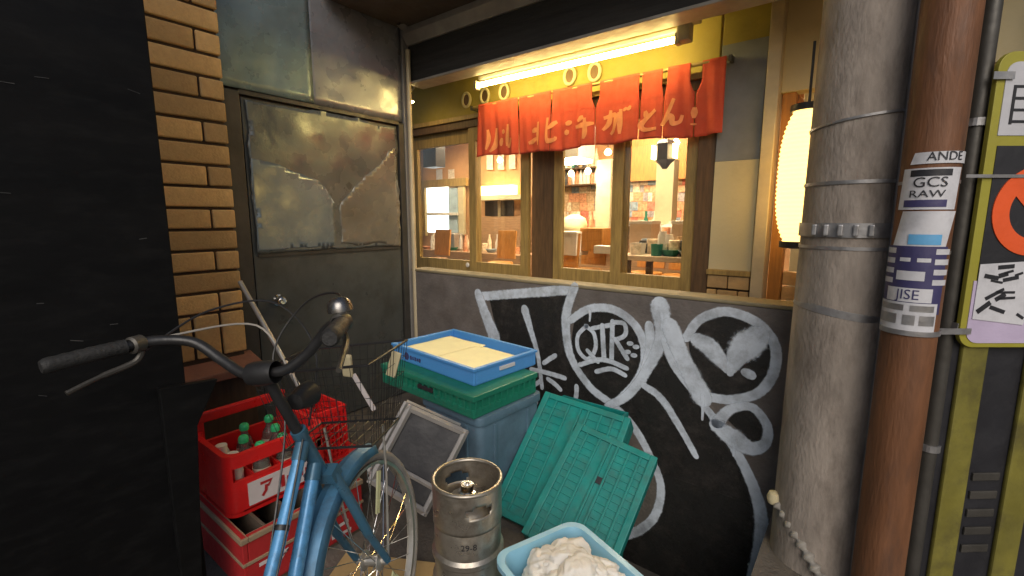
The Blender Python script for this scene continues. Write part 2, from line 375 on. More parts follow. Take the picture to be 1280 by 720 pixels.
MB().bx(XL - .02, XL + .012, 2.315, 2.41, 0, 2.10, mtx=L).build('door_jamb', 'frame_metal', mw, .003)
MB().bx(XL - .02, XL + .010, 1.21, 2.315, 2.085, 2.108, mtx=L).build('door_head', 'frame_metal', mw)
dr = MB().bx(XL - .03, XL - .002, 1.222, 2.303, .01, 2.072, mtx=L).build('door', 'door_metal', mw, .003)
# upper leaf plate; two ragged tinted patches over it stand in for its reflections
def plate(poly, seed, mname, lift=.006):
    from mathutils.geometry import delaunay_2d_cdt
    bd_ = []
    for a in range(len(poly)):                       # ragged outline of plate and reflection patches
        p0 = Vector(poly[a]); p1 = Vector(poly[(a + 1) % len(poly)]); k = max(2, int((p1 - p0).length / .012))
        nr_ = Vector((-(p1 - p0).y, (p1 - p0).x)).normalized()
        for q in range(k):
            p = p0.lerp(p1, q / k); e = math.sin(math.pi * q / k) ** .5
            bd_.append(p + nr_ * e * (.030 * noise.noise(Vector((p.x * 5, p.y * 5, seed))) + .010 * noise.noise(Vector((p.x * 24, p.y * 24, seed)))))
    nb = len(bd_); pts = list(bd_)
    ys = [p.x for p in bd_]; zs = [p.y for p in bd_]; y = min(ys) + .02
    while y < max(ys):
        z = min(zs) + .02
        while z < max(zs): pts.append(Vector((y, z))); z += .03
        y += .03
    V_, E_, F_, _a, _b, _c = delaunay_2d_cdt(pts, [], [list(range(nb))], 1, 1e-5)
    m = MB(); vs = []
    for p in V_: vs.append(L @ Vector((XL + .006 + lift + .011 * noise.fractal(Vector((p.x * 2.4, p.y * 2.4, 3.7)), .7, 2.1, 2), p.x, p.y)))
    m.add(vs, [tuple(f) for f in F_])
    return m.build('door_plate_and_reflection', mname, dr, smooth=True, solid=.0005)
plate([(1.245, 1.20), (1.74, 1.22), (1.76, 1.50), (1.66, 1.64), (1.40, 1.72), (1.245, 1.74)], 2.0, 'door_plate_and_reflection', .0032)
plate([(1.79, 1.23), (2.285, 1.19), (2.285, 1.92), (2.10, 1.76), (1.92, 1.62), (1.80, 1.48)], 5.0, 'door_plate_warm_reflection', .0032)
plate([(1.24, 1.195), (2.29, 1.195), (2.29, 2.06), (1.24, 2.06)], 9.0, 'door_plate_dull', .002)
MB().bx(XL, XL + .008, 1.245, 2.285, 1.170, 1.186, mtx=L).build('door_seam', 'frame_metal', dr)
kn = MB().lathe([(.0, .075), (.018, .074), (.03, .062), (.034, .045), (.028, .03), (.014, .022), (.013, .006), (.034, .005), (.034, -.004)], 28,
     mtx=L @ Matrix.Translation((XL, 1.34, .90)) @ Matrix.Rotation(R(90), 4, 'Y')).build('knob', 'chrome', dr, smooth=True)
# corner trim post where the wall ends
MB().bx(XL - .24, XL + .02, 2.365, 2.44, 0, 4.2, mtx=L).build('corner_trim', 'alu', mw, .004)

pp = MB().tube([(XL + .045, 2.395, 0), (XL + .045, 2.395, 2.62)], .018, 14)
rebase(tag(pp.build('drain_pipe', 'post_metal', smooth=True), 'thin vertical pipe at the corner where metal wall ends', 'pipe'), (XL + .045, 2.395, 0))
cm = thing('security_camera', 'small pale security camera box atop the corner pipe', 'camera', (XL + .05, 2.39, 2.78))
MB().box((0.01, -.03, 0), (.07, .13, .06), (R(-10), 0, R(20))).build('housing', 'flashing', cm, .008)
MB().bx(-.05, -.02, -.02, .03, -.03, .03).build('bracket', 'frame_metal', cm)
MB().lathe([(.0, 0), (.02, 0), (.02, .012)], 14, mtx=Matrix.Translation((.035, -.1, -.012)) @ Matrix.Rotation(R(90), 4, 'X')).build('lens', 'black_plastic', cm)

# ---- brick pillar
BX = -2.75
bp = thing('brick_pillar', 'ochre brick pillar beside the dark steel door, black joints', 'pillar', (BX, .9, 0))
LB = local(bp)
MB().bx(-3.1, BX - .012, .2, 1.083, .63, 4.2, mtx=LB).build('mortar_core', 'mortar', bp)
CH = .1105; z0 = .905
base = {}
def brick(y0, y1, z0_, z1_, rnd=0):
    key = (round(y1 - y0, 3), round(z1_ - z0_, 3))
    if key not in base:
        b0 = MB().box((0, 0, 0), (.06, y1 - y0, z1_ - z0_)).build('brick', 'brick', bp, .009, seg=3, smooth=True)
        base[key] = b0.data; o = b0
    else:
        o = bpy.data.objects.new('brick', base[key]); C.objects.link(o); o.parent = bp
    o.location = LB @ Vector((BX - .03 + random.uniform(-.003, .003), (y0 + y1) / 2, (z0_ + z1_) / 2))
    o.rotation_euler = (random.uniform(-.006, .006), random.uniform(-.012, .012), random.uniform(-.01, .01))
for k in range(28):
    za = z0 + k * CH; zb = za + CH - .014
    if k % 2: brick(.66, 1.095, za, zb); brick(.22, .65, za, zb)
    else: brick(.56, .975, za, zb); brick(.985, 1.095, za, zb)
for k in range(7):
    brick(1.095 - (k + 1) * .128 + .012, 1.095 - k * .128, .66, z0 - .014)
MB().prism([(BX - .05, .645), (BX + .13, .60), (BX + .13, .555), (BX - .05, .555)], 1, .25, 1.13).build('sill', 'brick_sill', bp, .006).matrix_basis = LB
MB().bx(-3.1, BX + .06, .25, 1.10, 0, .555, mtx=LB).build('lower_panel', 'dark_wood', bp, .004)

# ---- black partition
BPX = -1.75
bl = thing('black_partition', 'tall matt black partition panel hiding the brick pillar edge', 'partition', (BPX, -.3, 0))
LP = local(bl)
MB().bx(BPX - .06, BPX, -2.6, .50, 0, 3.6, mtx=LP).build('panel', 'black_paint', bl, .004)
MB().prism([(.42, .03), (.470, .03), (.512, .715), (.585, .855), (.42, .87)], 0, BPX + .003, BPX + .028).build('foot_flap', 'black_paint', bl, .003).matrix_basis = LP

mat('scuff', (.05, .05, .05), .6)
for k_ in range(16):
    y_ = random.uniform(-.15, .46); z_ = random.uniform(.9, 2.0)
    MB().box((BPX + .0008, y_, z_), (.0012, random.uniform(.008, .03), random.uniform(.001, .0022)), (R(random.uniform(-25, 15)), 0, 0), LP).build('scuff', 'scuff', bl)

# ---- low graffiti wall
WY, WZ = 2.39, 1.0
lw = thing('low_wall', 'low grimy concrete wall covered in white and black graffiti', 'wall', (-1.55, WY, 0))
LW = local(lw)
MB().bx(-2.85, -.232, WY, WY + .14, -.75, WZ - .012, mtx=LW).build('body', 'low_wall', lw, .008)
MB().bx(-2.852, -.226, WY - .006, WY + .15, WZ - .012, WZ + .008, mtx=LW).build('coping', 'coping', lw, .008)
def Z4(x, y):                     # coordinates read off an enlarged crop of the wall -> wall plane (x, z)
    p = PY(580 + x / 1.895, 340 + y / 1.895, WY); return (p.x, p.z)
gcount = [0]
def gmap(dy): return lambda u, v: LW @ Vector((u, WY - dy, v))
def gfill(poly):
    gcount[0] += 1; m = MB(); pts = [Z4(*p) for p in poly]; pts = [Vector((a, b)) for a, b in pts]
    pts = [q.to_2d() for q in spline([p.to_3d() for p in pts] + [pts[0].to_3d()], 5)][:-1]
    c = sum(pts, Vector((0, 0))) / len(pts); n = len(pts); fm = gmap(.0015 + gcount[0] * .0002)
    m.add([fm(p.x, p.y) for p in pts], [tuple(range(n))], [1] * n)
    return m.build('graffiti_fill', 'spray_black', lw, edge=True)
def gs(pts, w, smooth=True, mname='spray_white'):
    gcount[0] += 1; m = MB(); q = [Vector((*Z4(*p), 0)) for p in pts]
    if smooth: q = spline(q, 6)
    q = [p for p in q if p.z > -1]
    ws = [k / 1.895 * .0043 * 1.42 for k in w] if isinstance(w, list) else w / 1.895 * .0043 * 1.42
    ribbon(m, q, ws, gmap(.004 + gcount[0] * .00025))
    return m.build('graffiti_stroke', mname, lw, edge=True)
gfill([(60, 60), (150, 52), (245, 48), (238, 130), (255, 200), (300, 275), (340, 312), (270, 320), (150, 320), (110, 250), (78, 140)])
gfill([(262, 110), (300, 88), (355, 92), (408, 130), (428, 190), (412, 250), (372, 298), (345, 312), (300, 270), (256, 200)])
gfill([(470, 190), (500, 228), (560, 302), (620, 382), (680, 482), (702, 572), (702, 650), (684, 722), (640, 726), (520, 722), (400, 715), (330, 690), (320, 640), (400, 612), (455, 572), (465, 500), (440, 430), (400, 360), (355, 315), (400, 290), (440, 235)])
gfill([(532, 150), (560, 112), (620, 95), (690, 117), (733, 170), (733, 230), (700, 278), (640, 298), (575, 290), (540, 220)])
gfill([(625, 350), (650, 330), (690, 330), (712, 360), (710, 400), (685, 410), (660, 385)])
gs([(38, 58), (140, 50), (248, 42)], 26)
gs([(36, 55), (52, 100), (72, 150)], [30, 36, 44])
gs([(262, 38), (245, 90), (243, 140), (256, 205), (300, 272), (350, 312), (400, 362), (440, 432), (467, 505), (455, 572), (420, 608), (380, 622)], [24, 26, 24, 20, 20, 20, 18, 20, 22, 26])
gs([(146, 92), (160, 140), (176, 195), (186, 272)], [26, 18, 14, 12])
for s_ in ([(192, 214), (216, 198)], [(162, 230), (238, 250)], [(202, 254), (228, 276)], [(182, 258), (160, 272)], [(150, 280), (172, 306)], [(268, 272), (266, 298)]):
    gs([s_[0], ((s_[0][0] + s_[1][0]) / 2 + 1, (s_[0][1] + s_[1][1]) / 2 - 1), s_[1]], 13)
gs([(256, 112), (300, 86), (360, 90), (410, 130), (430, 190), (415, 250), (372, 300), (345, 314)], 20)
gs([(440, 130), (442, 180), (424, 252)], 22)
gs([(466, 88), (470, 150), (440, 222), (392, 288), (346, 314)], [44, 32, 24, 22, 20])
gs([(428, 268), (468, 298), (510, 362), (549, 432)], [16, 18, 16, 14])
gs([(478, 165), (500, 222), (560, 302), (620, 382), (676, 482), (704, 572), (704, 650), (686, 722)], [20, 18, 16, 18, 22, 26, 30, 26])
gs([(530, 152), (560, 112), (620, 93), (690, 116), (736, 170), (736, 232), (702, 282), (640, 301), (572, 294)], 20)
gs([(492, 135), (520, 205), (562, 288)], [40, 36, 44])
gs([(562, 164), (580, 175), (606, 204), (630, 236)], [34, 40, 32, 14])
gs([(684, 162), (668, 176), (648, 200), (632, 236)], [52, 58, 42, 14])
gs([(673, 239), (677, 241)], 20); gs([(600, 352), (612, 372)], 26)
gs([(604, 352), (632, 324), (682, 318), (718, 360), (716, 402), (682, 416), (640, 392), (604, 366)], [26, 20, 18, 18, 20, 30, 42, 30])
for (x_, y_, l_) in ((62, 150, 46), (470, 100, 30), (566, 292, 55), (704, 600, 60), (640, 398, 34), (300, 92, 22)): gs([(x_, y_), (x_ + 1, y_ + l_ * .5), (x_, y_ + l_)], [9, 6, 5])
# the small tag in the round field
gs([(292, 128), (272, 150), (274, 185), (296, 205), (314, 180), (310, 145), (292, 128)], 11); gs([(296, 186), (318, 210)], 11)
gs([(308, 132), (354, 124)], 11); gs([(330, 128), (334, 204)], 13)
gs([(354, 118), (352, 204)], 12); gs([(356, 118), (382, 122), (384, 148), (360, 160)], 11); gs([(362, 160), (388, 202)], 12)
gs([(278, 218), (330, 206), (386, 226)], 12); gs([(318, 234), (352, 228), (382, 242)], 12)
for p in ((396, 168), (410, 176), (390, 188), (405, 196)): gs([(p[0] - 1, p[1]), (p[0], p[1]), (p[0] + 1, p[1])], 11)

# ---- overhang with dark beam
oh = thing('overhang', 'dark beam and brown soffit of the upper storey overhang', 'overhang', (-1.4, 2.5, 2.4))
LO = local(oh)
MB().bx(-2.86, .5, 2.42, 2.56, 2.405, 2.655, mtx=LO).build('beam', 'beam_dark', oh, .004)
MB().bx(-2.86, .5, 2.412, 2.57, 2.388, 2.405, mtx=LO).build('drip_edge', 'flashing', oh, .003)
MB().prism([(2.405, 2.655), (2.56, 2.655), (2.56, 2.76), (2.36, 2.76), (2.36, 2.72)], 0, -2.84, .5).build('cornice', 'flashing', oh, .004).matrix_basis = LO
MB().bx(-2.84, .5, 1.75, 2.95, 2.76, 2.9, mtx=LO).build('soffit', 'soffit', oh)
MB().bx(-3.6, .5, 2.56, 3.0, 2.64, 2.70, mtx=LO).build('inner_soffit', 'mustard', oh)

# ---- restaurant front
FY = 2.95
rf = thing('restaurant_front', 'mustard restaurant front with timber sliding glass doors', 'restaurant', (-2.1, FY, 0))
LR = local(rf)
def rbox(name, m, x0, x1, y0, y1, z0, z1, bev=.003, parent=None): return MB().bx(x0, x1, y0, y1, z0, z1, mtx=LR).build(name, m, parent or rf, bev)
rbox('upper_wall', 'mustard', -3.9, -.78, FY + .0, FY + .12, 2.235, 4.0)
rbox('lintel', 'wood', -3.9, -.78, FY - .05, FY + .10, 2.20, 2.235)
rbox('door_track', 'wood_dark', -3.9, -.78, FY - .03, FY + .10, 2.14, 2.20)
rbox('threshold', 'wood_dark', -3.9, -.78, FY - .03, FY + .10, 0, .06)
def door(x0, x1, y, hint):
    d = MB()
    st = .075; t = .035
    d.bx(x0, x0 + st, y - t / 2, y + t / 2, .06, 2.14, mtx=LR); d.bx(x1 - st, x1, y - t / 2, y + t / 2, .06, 2.14, mtx=LR)
    d.bx(x0 + st, x1 - st, y - t / 2 + .001, y + t / 2 - .001, 2.03, 2.14, mtx=LR)
    d.bx(x0 + st, x1 - st, y - t / 2 + .001, y + t / 2 - .001, .93, 1.03, mtx=LR)
    d.bx(x0 + st, x1 - st, y - t / 2 + .001, y + t / 2 - .001, .06, .16, mtx=LR)
    o = d.build('sliding_door', 'wood', rf, .003)
    MB().bx(x0 + st, x1 - st, y - .003, y + .003, 1.03, 2.03, mtx=LR).build('pane', 'window_glass', o)
    n = 7; w = (x1 - x0 - 2 * st) / n
    for i in range(n):
        MB().bx(x0 + st + i * w + .002, x0 + st + (i + 1) * w - .002, y - .008, y + .008, .16, .93, mtx=LR).build('plank', 'wood_dark', o, .002)
def fx(px, y=FY, py=250): return PY(px, py, y).x
door(fx(514), fx(596), FY + .04, 0); door(fx(588), fx(662), FY - .0, 0)
door(fx(690), fx(783), FY + .04, 0); door(fx(766), fx(872), FY - .0, 0)
rbox('post', 'wood_dark', fx(662) - .01, fx(690) + .01, FY + .045, FY + .12, 0, 2.14)
rbox('post', 'wood_dark', fx(872), fx(893), FY - .045, FY + .09, 0, 2.20)
# right pillar: cream below, grey above, brick foot
xa, xb = fx(894), fx(948)
rbox('pillar', 'cream', xa, xb, FY - .06, FY + .10, 1.10, 1.72)
rbox('pillar_top', 'grey_blue', xa, xb, FY - .057, FY + .10, 1.72, 2.35)
rbox('pillar_head', 'mustard', xa, xb + .06, FY - .05, FY + .10, 2.35, 4.0)
rbox('sill_ledge', 'wood', xa - .003, xb + .003, FY - .085, FY + .10, 1.07, 1.10)
rbox('foot_core', 'mortar', xa, xb, FY - .052, FY + .10, 0, 1.07)
bw = (xb - xa) / 2
for k in range(11):
    for i in range(-1, 3):
        a = xa + (i - (.5 if k % 2 else 0)) * bw; a0, a1 = max(a, xa) + .003, min(a + bw, xb) - .003
        if a1 - a0 > .02 and .3 < 1.07: rbox('brick', 'brick', a0, a1, FY - .075, FY - .03, 1.07 - (k + 1) * .085 + .008, 1.07 - k * .085 - .004, .004)
rbox('side_post', 'post_metal', fx(950), fx(966), FY - .10, FY + .05, 0, 3.6, .006)
# entrance bay right of the post
rbox('bay_wall', 'cream', fx(966), .6, FY - .02, FY + .08, 2.06, 4.0)
rbox('bay_frame', 'wood_orange', fx(968), fx(984), FY + .0, FY + .1, 0, 2.06)
rbox('bay_frame', 'wood_orange', fx(1012), fx(1022), FY + .0, FY + .1, 0, 2.06)
rbox('bay_back', 'cream', fx(966), .6, FY + .9, FY + 1.0, 0, 2.8)
MB().tube([PY(970, 88, FY + .12), PY(1003, 138, FY + .12)], .028, 4).build('brace', 'wood_orange', rf).matrix_basis = LR
MB().tube([PY(968, 118, FY + .12), PY(1000, 160, FY + .12)], .022, 4).build('brace', 'wood_orange', rf).matrix_basis = LR
xc = fx(984)
for k in range(13):
    for i in range(2):
        rbox('brick', 'brick', xc + i * .12 + .004, xc + (i + 1) * .12 - .004, FY + .05, FY + .10, k * .085 + .004, (k + 1) * .085 - .006, .004)
# the room behind the glass
rbox('room_floor', 'inner_floor', -9, .3, FY + .13, 6.6, -.03, .02)
rbox('room_ceiling', 'inner_wall', -9, .3, FY + .13, 6.6, 2.75, 2.85)
bw_ = rbox('room_back_wall', 'inner_wall', -9, .3, 6.4, 6.5, .02, 2.75)
rbox('room_side_wall', 'inner_wall', .28, .38, FY + .9, 6.6, .02, 2.75)
rbox('room_side_wall', 'inner_wall', -9.1, -9, FY + .13, 6.6, .02, 2.75)
def pxbox(name, m, p0, p1, y, depth, parent=rf, bev=.004, lr=True):
    a = PY(p0[0], p0[1], y); b = PY(p1[0], p1[1], y)
    mtx = LR if lr else None
    return MB().bx(a.x, b.x, y, y + depth, b.z, a.z, mtx=mtx).build(name, m, parent, bev)
# menu cards covering the back wall
cards = [(688, 782, 203, 300), (782, 884, 220, 300)]
for x0, x1, y0, y1 in cards:
    yy = y0
    while yy < y1:
        xx = x0 + random.uniform(-4, 2); h = random.uniform(8, 12)
        while xx < x1:
            w = random.uniform(5, 13)
            pxbox('menu_card', 'card_%d' % random.randrange(7), (xx, yy), (xx + w - .8, yy + h - .8), 6.388 - random.uniform(0, .008), .004, rf, 0)
            xx += w
        yy += h
kw = pxbox('kitchen_hatch', 'kitchen_glow', (533, 235), (560, 291), 6.30, .05)
pxbox('hatch_side', 'kitchen_pale', (560, 235), (572, 291), 6.305, .05); pxbox('hatch_shelf', 'white_ware', (533, 266), (572, 269), 6.24, .05)
pxbox('hatch_frame', 'cream', (572, 228), (580, 295), 6.28, .06); pxbox('hatch_frame', 'wood', (526, 228), (532, 295), 6.28, .06)
pxbox('hatch_frame', 'wood', (526, 226), (582, 232), 6.26, .08)
pxbox('hood', 'hood_glow', (597, 233), (640, 245), 6.2, .15); pxbox('shelf_edge', 'cream', (592, 245), (652, 249), 6.1, .25)
pxbox('back_window', 'dark_ware', (606, 250), (641, 270), 6.35, .04); pxbox('mullion', 'cream', (622, 249), (625, 271), 6.33, .04)
pxbox('dado', 'counter_wood', (590, 271), (656, 345), 6.2, .18)
pxbox('beam_panel', 'wood_orange', (784, 150), (885, 222), 6.3, .05)
pxbox('column', 'cream', (746, 200), (761, 305), 4.6, .16); pxbox('column', 'cream', (821, 200), (838, 300), 4.9, .16)

# interior things
ct = thing('kitchen_counter', 'long wooden kitchen counter seen through the glass doors', 'counter', (-3.0, 4.9, 0))
LC = local(ct)
a = PY(690, 292, 4.7); b = PY(880, 292, 4.7)
MB().bx(a.x, b.x, 4.7, 5.2, .02, a.z - .04, mtx=LC).build('front_board', 'counter_wood', ct)
MB().bx(a.x - .05, b.x + .05, 4.66, 5.25, a.z - .04, a.z, mtx=LC).build('top', 'wood_dark', ct, .004)
tb = thing('dining_table', 'pale dining table with jars just inside the right hand doors', 'table', (PY(800, 318, 3.7).x, 3.7, 0))
tz = PY(800, 318, 3.55).z
for i, (x0, x1) in enumerate(((fx(700, 3.7), fx(785, 3.7)), (fx(790, 3.7), fx(900, 3.7)))):
    if i: MB().bx(x0 - tb.location.x, x1 - tb.location.x, -.28, .32, tz - .04, tz).build('table_top', 'table_top', tb, .006)
for sx in (-.05, .5):
    for sy in (-.22, .26): MB().bx(sx, sx + .05, sy, sy + .05, .02, tz - .04).build('leg', 'wood_dark', tb)
def pbox(name, m, p0, p1, y, depth, label, cat, group=None, lid=None):
    a = PY(p0[0], p0[1], y); b = PY(p1[0], p1[1], y)
    o = MB().bx(a.x, b.x, y, y + depth, b.z, a.z).build(name, m, None, .006)
    rebase(o, ((a.x + b.x) / 2, y + depth / 2, b.z)); tag(o, label, cat, group)
    if lid:
        MB().bx(-(b.x - a.x) / 2 - .005, (b.x - a.x) / 2 + .005, -depth / 2 - .005, depth / 2 + .005, a.z - b.z - .02, a.z - b.z + .006).build('lid', lid, o, .003)
    return o
pbox('carton_box', 'carton', (787, 277), (813, 308), 3.75, .2, 'cream carton with lid standing left on the table', 'box', None, 'white_ware')
pbox('carton_box', 'carton', (840, 277), (862, 307), 3.72, .2, 'cream carton with lid standing right on the table', 'box', None, 'white_ware')
pbox('wooden_crate', 'wood_orange', (725, 285), (752, 315), 4.1, .25, 'brown wooden crate beside the pale column in the restaurant', 'crate')
pbox('storage_box', 'white_ware', (696, 290), (720, 320), 4.0, .25, 'grey white storage box behind the third door', 'box', None, 'white_ware')
pbox('napkin_box', 'white_ware', (742, 307), (766, 318), 3.6, .12, 'small white napkin box near the door post', 'box')
pbox('condiment_tray', 'dark_ware', (816, 306), (842, 313), 3.6, .14, 'dark condiment tray on the pale table', 'tray')
def ware(name, px, py, y, prof, m, label, cat, group=None):
    p = PY(px, py, y); o = MB().lathe(prof, 18).build(name, m, None, 0, True); o.location = p; return tag(o, label, cat, group)
jar = [(0, 0), (.035, 0), (.037, .01), (.037, .07), (.028, .085), (.028, .1), (0, .1)]
for px, py, m in ((803, 316, 'dark_ware'), (828, 305, 'white_ware'), (850, 312, 'card_5'), (858, 309, 'white_ware'), (836, 309, 'white_ware')):
    ware('jar', px, py, 3.62, jar, m, 'small condiment jar on the pale table behind the glass', 'jar', 'jars on the dining table')
pot = [(0, 0), (.09, 0), (.11, .03), (.115, .09), (.11, .1), (.10, .1), (.09, .11), (.02, .13), (.02, .15), (0, .15)]
for i, (px, m) in enumerate(((792, 'dark_ware'), (806, 'white_ware'), (822, 'steel'), (838, 'white_ware'), (852, 'dark_ware'), (866, 'steel'), (700, 'steel'), (712, 'dark_ware'), (758, 'dark_ware'))):
    p = PY(px, 285, 4.9); ware('pot', px, 290, 4.9, pot, m, 'lidded cooking pot in the row along the kitchen counter', 'pot', 'pots on the kitchen counter').location.z = PY(690, 292, 4.7).z
big = [(0, 0), (.10, 0), (.14, .04), (.155, .11), (.13, .18), (.05, .225), (0, .23)]
o = ware('sake_cask', 718, 284, 4.85, big, 'paper_yellow', 'round pale yellow cask on the kitchen counter', 'cask'); o.location.z = PY(690, 292, 4.7).z
# pendant lantern, ceiling light panel, bulbs
pl_ = thing('pendant_lamp', 'black hexagonal pendant lamp behind the right door', 'lamp', PY(831, 205, 3.9))
MB().lathe([(0, -.04), (.02, -.04), (.05, .0), (.085, .03), (.085, .16), (.06, .19), (.012, .2), (.012, .62)], 6).build('shade', 'dark_ware', pl_)
for s_ in (-1, 1): MB().box((s_ * .088, -.02, .095), (.012, .09, .11)).build('diffuser', 'bulb_glow', pl_)
def clight(px, py, y, sx, sy, label):
    p = PY(px, py, y); o = thing('ceiling_light', label, 'light', p)
    MB().bx(-sx / 2, sx / 2, -sy / 2, sy / 2, -.03, 0).build('diffuser', 'ceiling_panel', o)
    MB().bx(-sx / 2 - .02, sx / 2 + .02, -sy / 2 - .02, sy / 2 + .02, .001, 2.75 - p.z).build('housing', 'white_ware', o)
clight(713, 200, 4.3, .34, .3, 'bright square ceiling light seen below the red curtain')
for cx_, cy_, lab_ in ((-3.7, 4.3, 'added unseen ceiling light over the side counter'), (-1.6, 3.9, 'added unseen ceiling light over the dining table'), (-2.4, 5.6, 'bright ceiling light over the kitchen'), (-5.4, 5.4, 'added unseen ceiling light near the kitchen hatch')):  # lights out of view, added to brighten the room
    o = thing('ceiling_light', lab_, 'light', (cx_, cy_, 2.70))
    MB().bx(-.45, .45, -.2, .2, -.03, 0).build('diffuser', 'ceiling_panel', o); MB().bx(-.47, .47, -.22, .22, .001, .049).build('housing', 'white_ware', o)
for px, py in ((714, 217), (735, 214)):
    p = PY(px, py, 4.4); o = thing('bulb_lamp', 'small warm bulb hanging over the kitchen counter', 'lamp', p, group='bulbs over the counter')
    MB().lathe([(0, -.035), (.025, -.025), (.035, 0), (.02, .03), (0, .04)], 14).build('bulb', 'bulb_glow', o, smooth=True)
    MB().tube([(0, 0, .035), (0, 0, 2.75 - p.z)], .006, 6).build('cord', 'black_plastic', o)
sp = pbox('speaker', 'dark_ware', (528, 178), (545, 208), 5.0, .2, 'dark loudspeaker box high beyond the leftmost door', 'speaker')
MB().bx(-.02, .02, -.02, .02, PY(528, 178, 5.0).z - PY(528, 208, 5.0).z, 2.75 - PY(528, 208, 5.0).z).build('bracket', 'dark_ware', sp)
t2 = pbox('tap_stand', 'steel', (552, 292), (568, 312), 5.2, .2, 'steel tap stand under the bright kitchen hatch', 'tap')
c2 = pbox('side_counter', 'counter_wood', (528, 312), (652, 420), 5.0, .5, 'brown side counter behind the left sliding doors', 'counter')
for px in (540, 548, 576, 584, 600, 612): ware('bottle', px, 311, 5.15, [(0, 0), (.03, 0), (.03, .12), (.012, .17), (.012, .21), (0, .21)], random.choice(['white_ware', 'dark_ware', 'card_1']), 'small bottle on the brown side counter', 'bottle', 'bottles on the side counter')

# small clutter: bottles, cups and cans along the counters and tables
profs = [[(0, 0), (.035, 0), (.035, .14), (.014, .2), (.014, .26), (0, .26)], [(0, 0), (.04, 0), (.045, .09), (.04, .09), (.035, .02), (0, .02)], [(0, 0), (.05, 0), (.05, .11), (.045, .12), (0, .12)], [(0, 0), (.05, .0), (.09, .05), (.085, .05), (.045, .012), (0, .012)]]
cm_ = ['white_ware', 'dark_ware', 'card_0', 'card_1', 'card_4', 'steel', 'card_5', 'card_6', 'green_plastic']
zc_ = PY(690, 292, 4.7).z
for px in range(693, 882, 5):
    ware('tableware', px + random.uniform(-2, 2), 290, random.uniform(4.74, 5.15), random.choice(profs), random.choice(cm_), 'small cup, can or bottle crowded along the kitchen counter', 'tableware', 'clutter on the kitchen counter').location.z = zc_
zd_ = tz
for px in range(794, 872, 7):
    ware('tableware', px + random.uniform(-2, 2), 318, random.uniform(3.5, 3.9), random.choice(profs[1:]), random.choice(cm_), 'small dish or cup on the pale dining table', 'tableware', 'dishes on the dining table').location.z = zd_
zs_ = PY(528, 312, 5.0).z
for px in range(534, 650, 8):
    ware('tableware', px, 311, random.uniform(5.1, 5.4), random.choice(profs), random.choice(cm_), 'cup, can or dish on the brown side counter', 'tableware', 'clutter on the side counter').location.z = zs_
for i_, (pxa, pxb, pyy) in enumerate(((690, 745, 232), (690, 745, 212))):
    a = PY(pxa, pyy, 6.2); b = PY(pxb, pyy, 6.2); sh = thing('wall_shelf', ('lower' if i_ == 0 else 'upper') + ' wooden wall shelf of bottles at the back of the room', 'shelf', ((a.x + b.x) / 2, 6.28, a.z))
    MB().bx(-(b.x - a.x) / 2, (b.x - a.x) / 2, -.1, .1, -.02, 0).build('board', 'wood_dark', sh)
    for k_ in range(2): MB().bx(-.3 + k_ * .6, -.28 + k_ * .6, -.08, .1, -.08, -.02).build('bracket', 'dark_ware', sh)
    for k_ in range(12):
        o = MB().lathe(profs[0], 10).build('bottle', random.choice(cm_), None, smooth=True); o.location = (a.x + (b.x - a.x) * (k_ + .5) / 12, 6.26, a.z); tag(o, 'bottle standing in the row on the ' + ('lower' if i_ == 0 else 'upper') + ' wall shelf', 'bottle', 'bottles on the wall shelves')
for px, py, hh in ((608, 178, 34), (622, 176, 36), (636, 178, 33), (545, 212, 16), (560, 212, 16), (796, 190, 24), (812, 190, 24), (850, 186, 26), (864, 186, 26)):
    o = pbox('menu_strip', random.choice(['card_4', 'card_1', 'sticker_white']), (px, py), (px + 8, py + hh), 6.36, .006, 'paper menu strip pinned high on the back wall', 'menu', 'menu strips on the back wall')
for px, py in ((625, 200), (700, 196), (760, 190), (845, 178), (872, 205), (548, 196)):
    p = PY(px, py, 5.4); o = thing('bulb_lamp', 'warm bare bulb hanging deep inside the room', 'lamp', p, group='bulbs deep in the room')
    MB().lathe([(0, -.045), (.035, -.03), (.045, 0), (.025, .035), (0, .045)], 14).build('bulb', 'bulb_glow', o, smooth=True); MB().tube([(0, 0, .04), (0, 0, max(.1, 2.75 - p.z))], .006, 6).build('cord', 'black_plastic', o)

for k_, (px, y_) in enumerate(((700, 3.9), (735, 4.25), (808, 4.35), (850, 4.3), (545, 4.2), (625, 4.3))):
    p = PY(px, 330, y_); o = thing('bar_stool', 'dark wooden stool standing among the tables inside', 'stool', (p.x, y_, .02), group='stools in the restaurant')
    MB().lathe([(0, .86), (.15, .86), (.16, .84), (.16, .81), (0, .81)], 20).build('seat', 'wood_orange', o, smooth=True)
    for a_ in range(4): MB().tube([(.09 * math.cos(a_ * 1.571 + .8), .09 * math.sin(a_ * 1.571 + .8), .81), (.15 * math.cos(a_ * 1.571 + .8), .15 * math.sin(a_ * 1.571 + .8), 0)], .016, 6).build('leg', 'wood_dark', o)
    MB().box((0, .13, 1.06), (.28, .025, .34), (R(-6), 0, 0)).build('backrest', 'wood_orange', o, .006)
# note stuck on the stile
o = MB().lathe([(0, 0), (.016, .002), (.022, .006), (.016, .012), (0, .013)], 10, mtx=Matrix.Rotation(R(90), 4, 'X')).build('door_pull', 'white_ware', None, smooth=True)
o.location = PY(585, 331, FY - .019); tag(o, 'small pale door pull on the left sliding door stile', 'door pull')

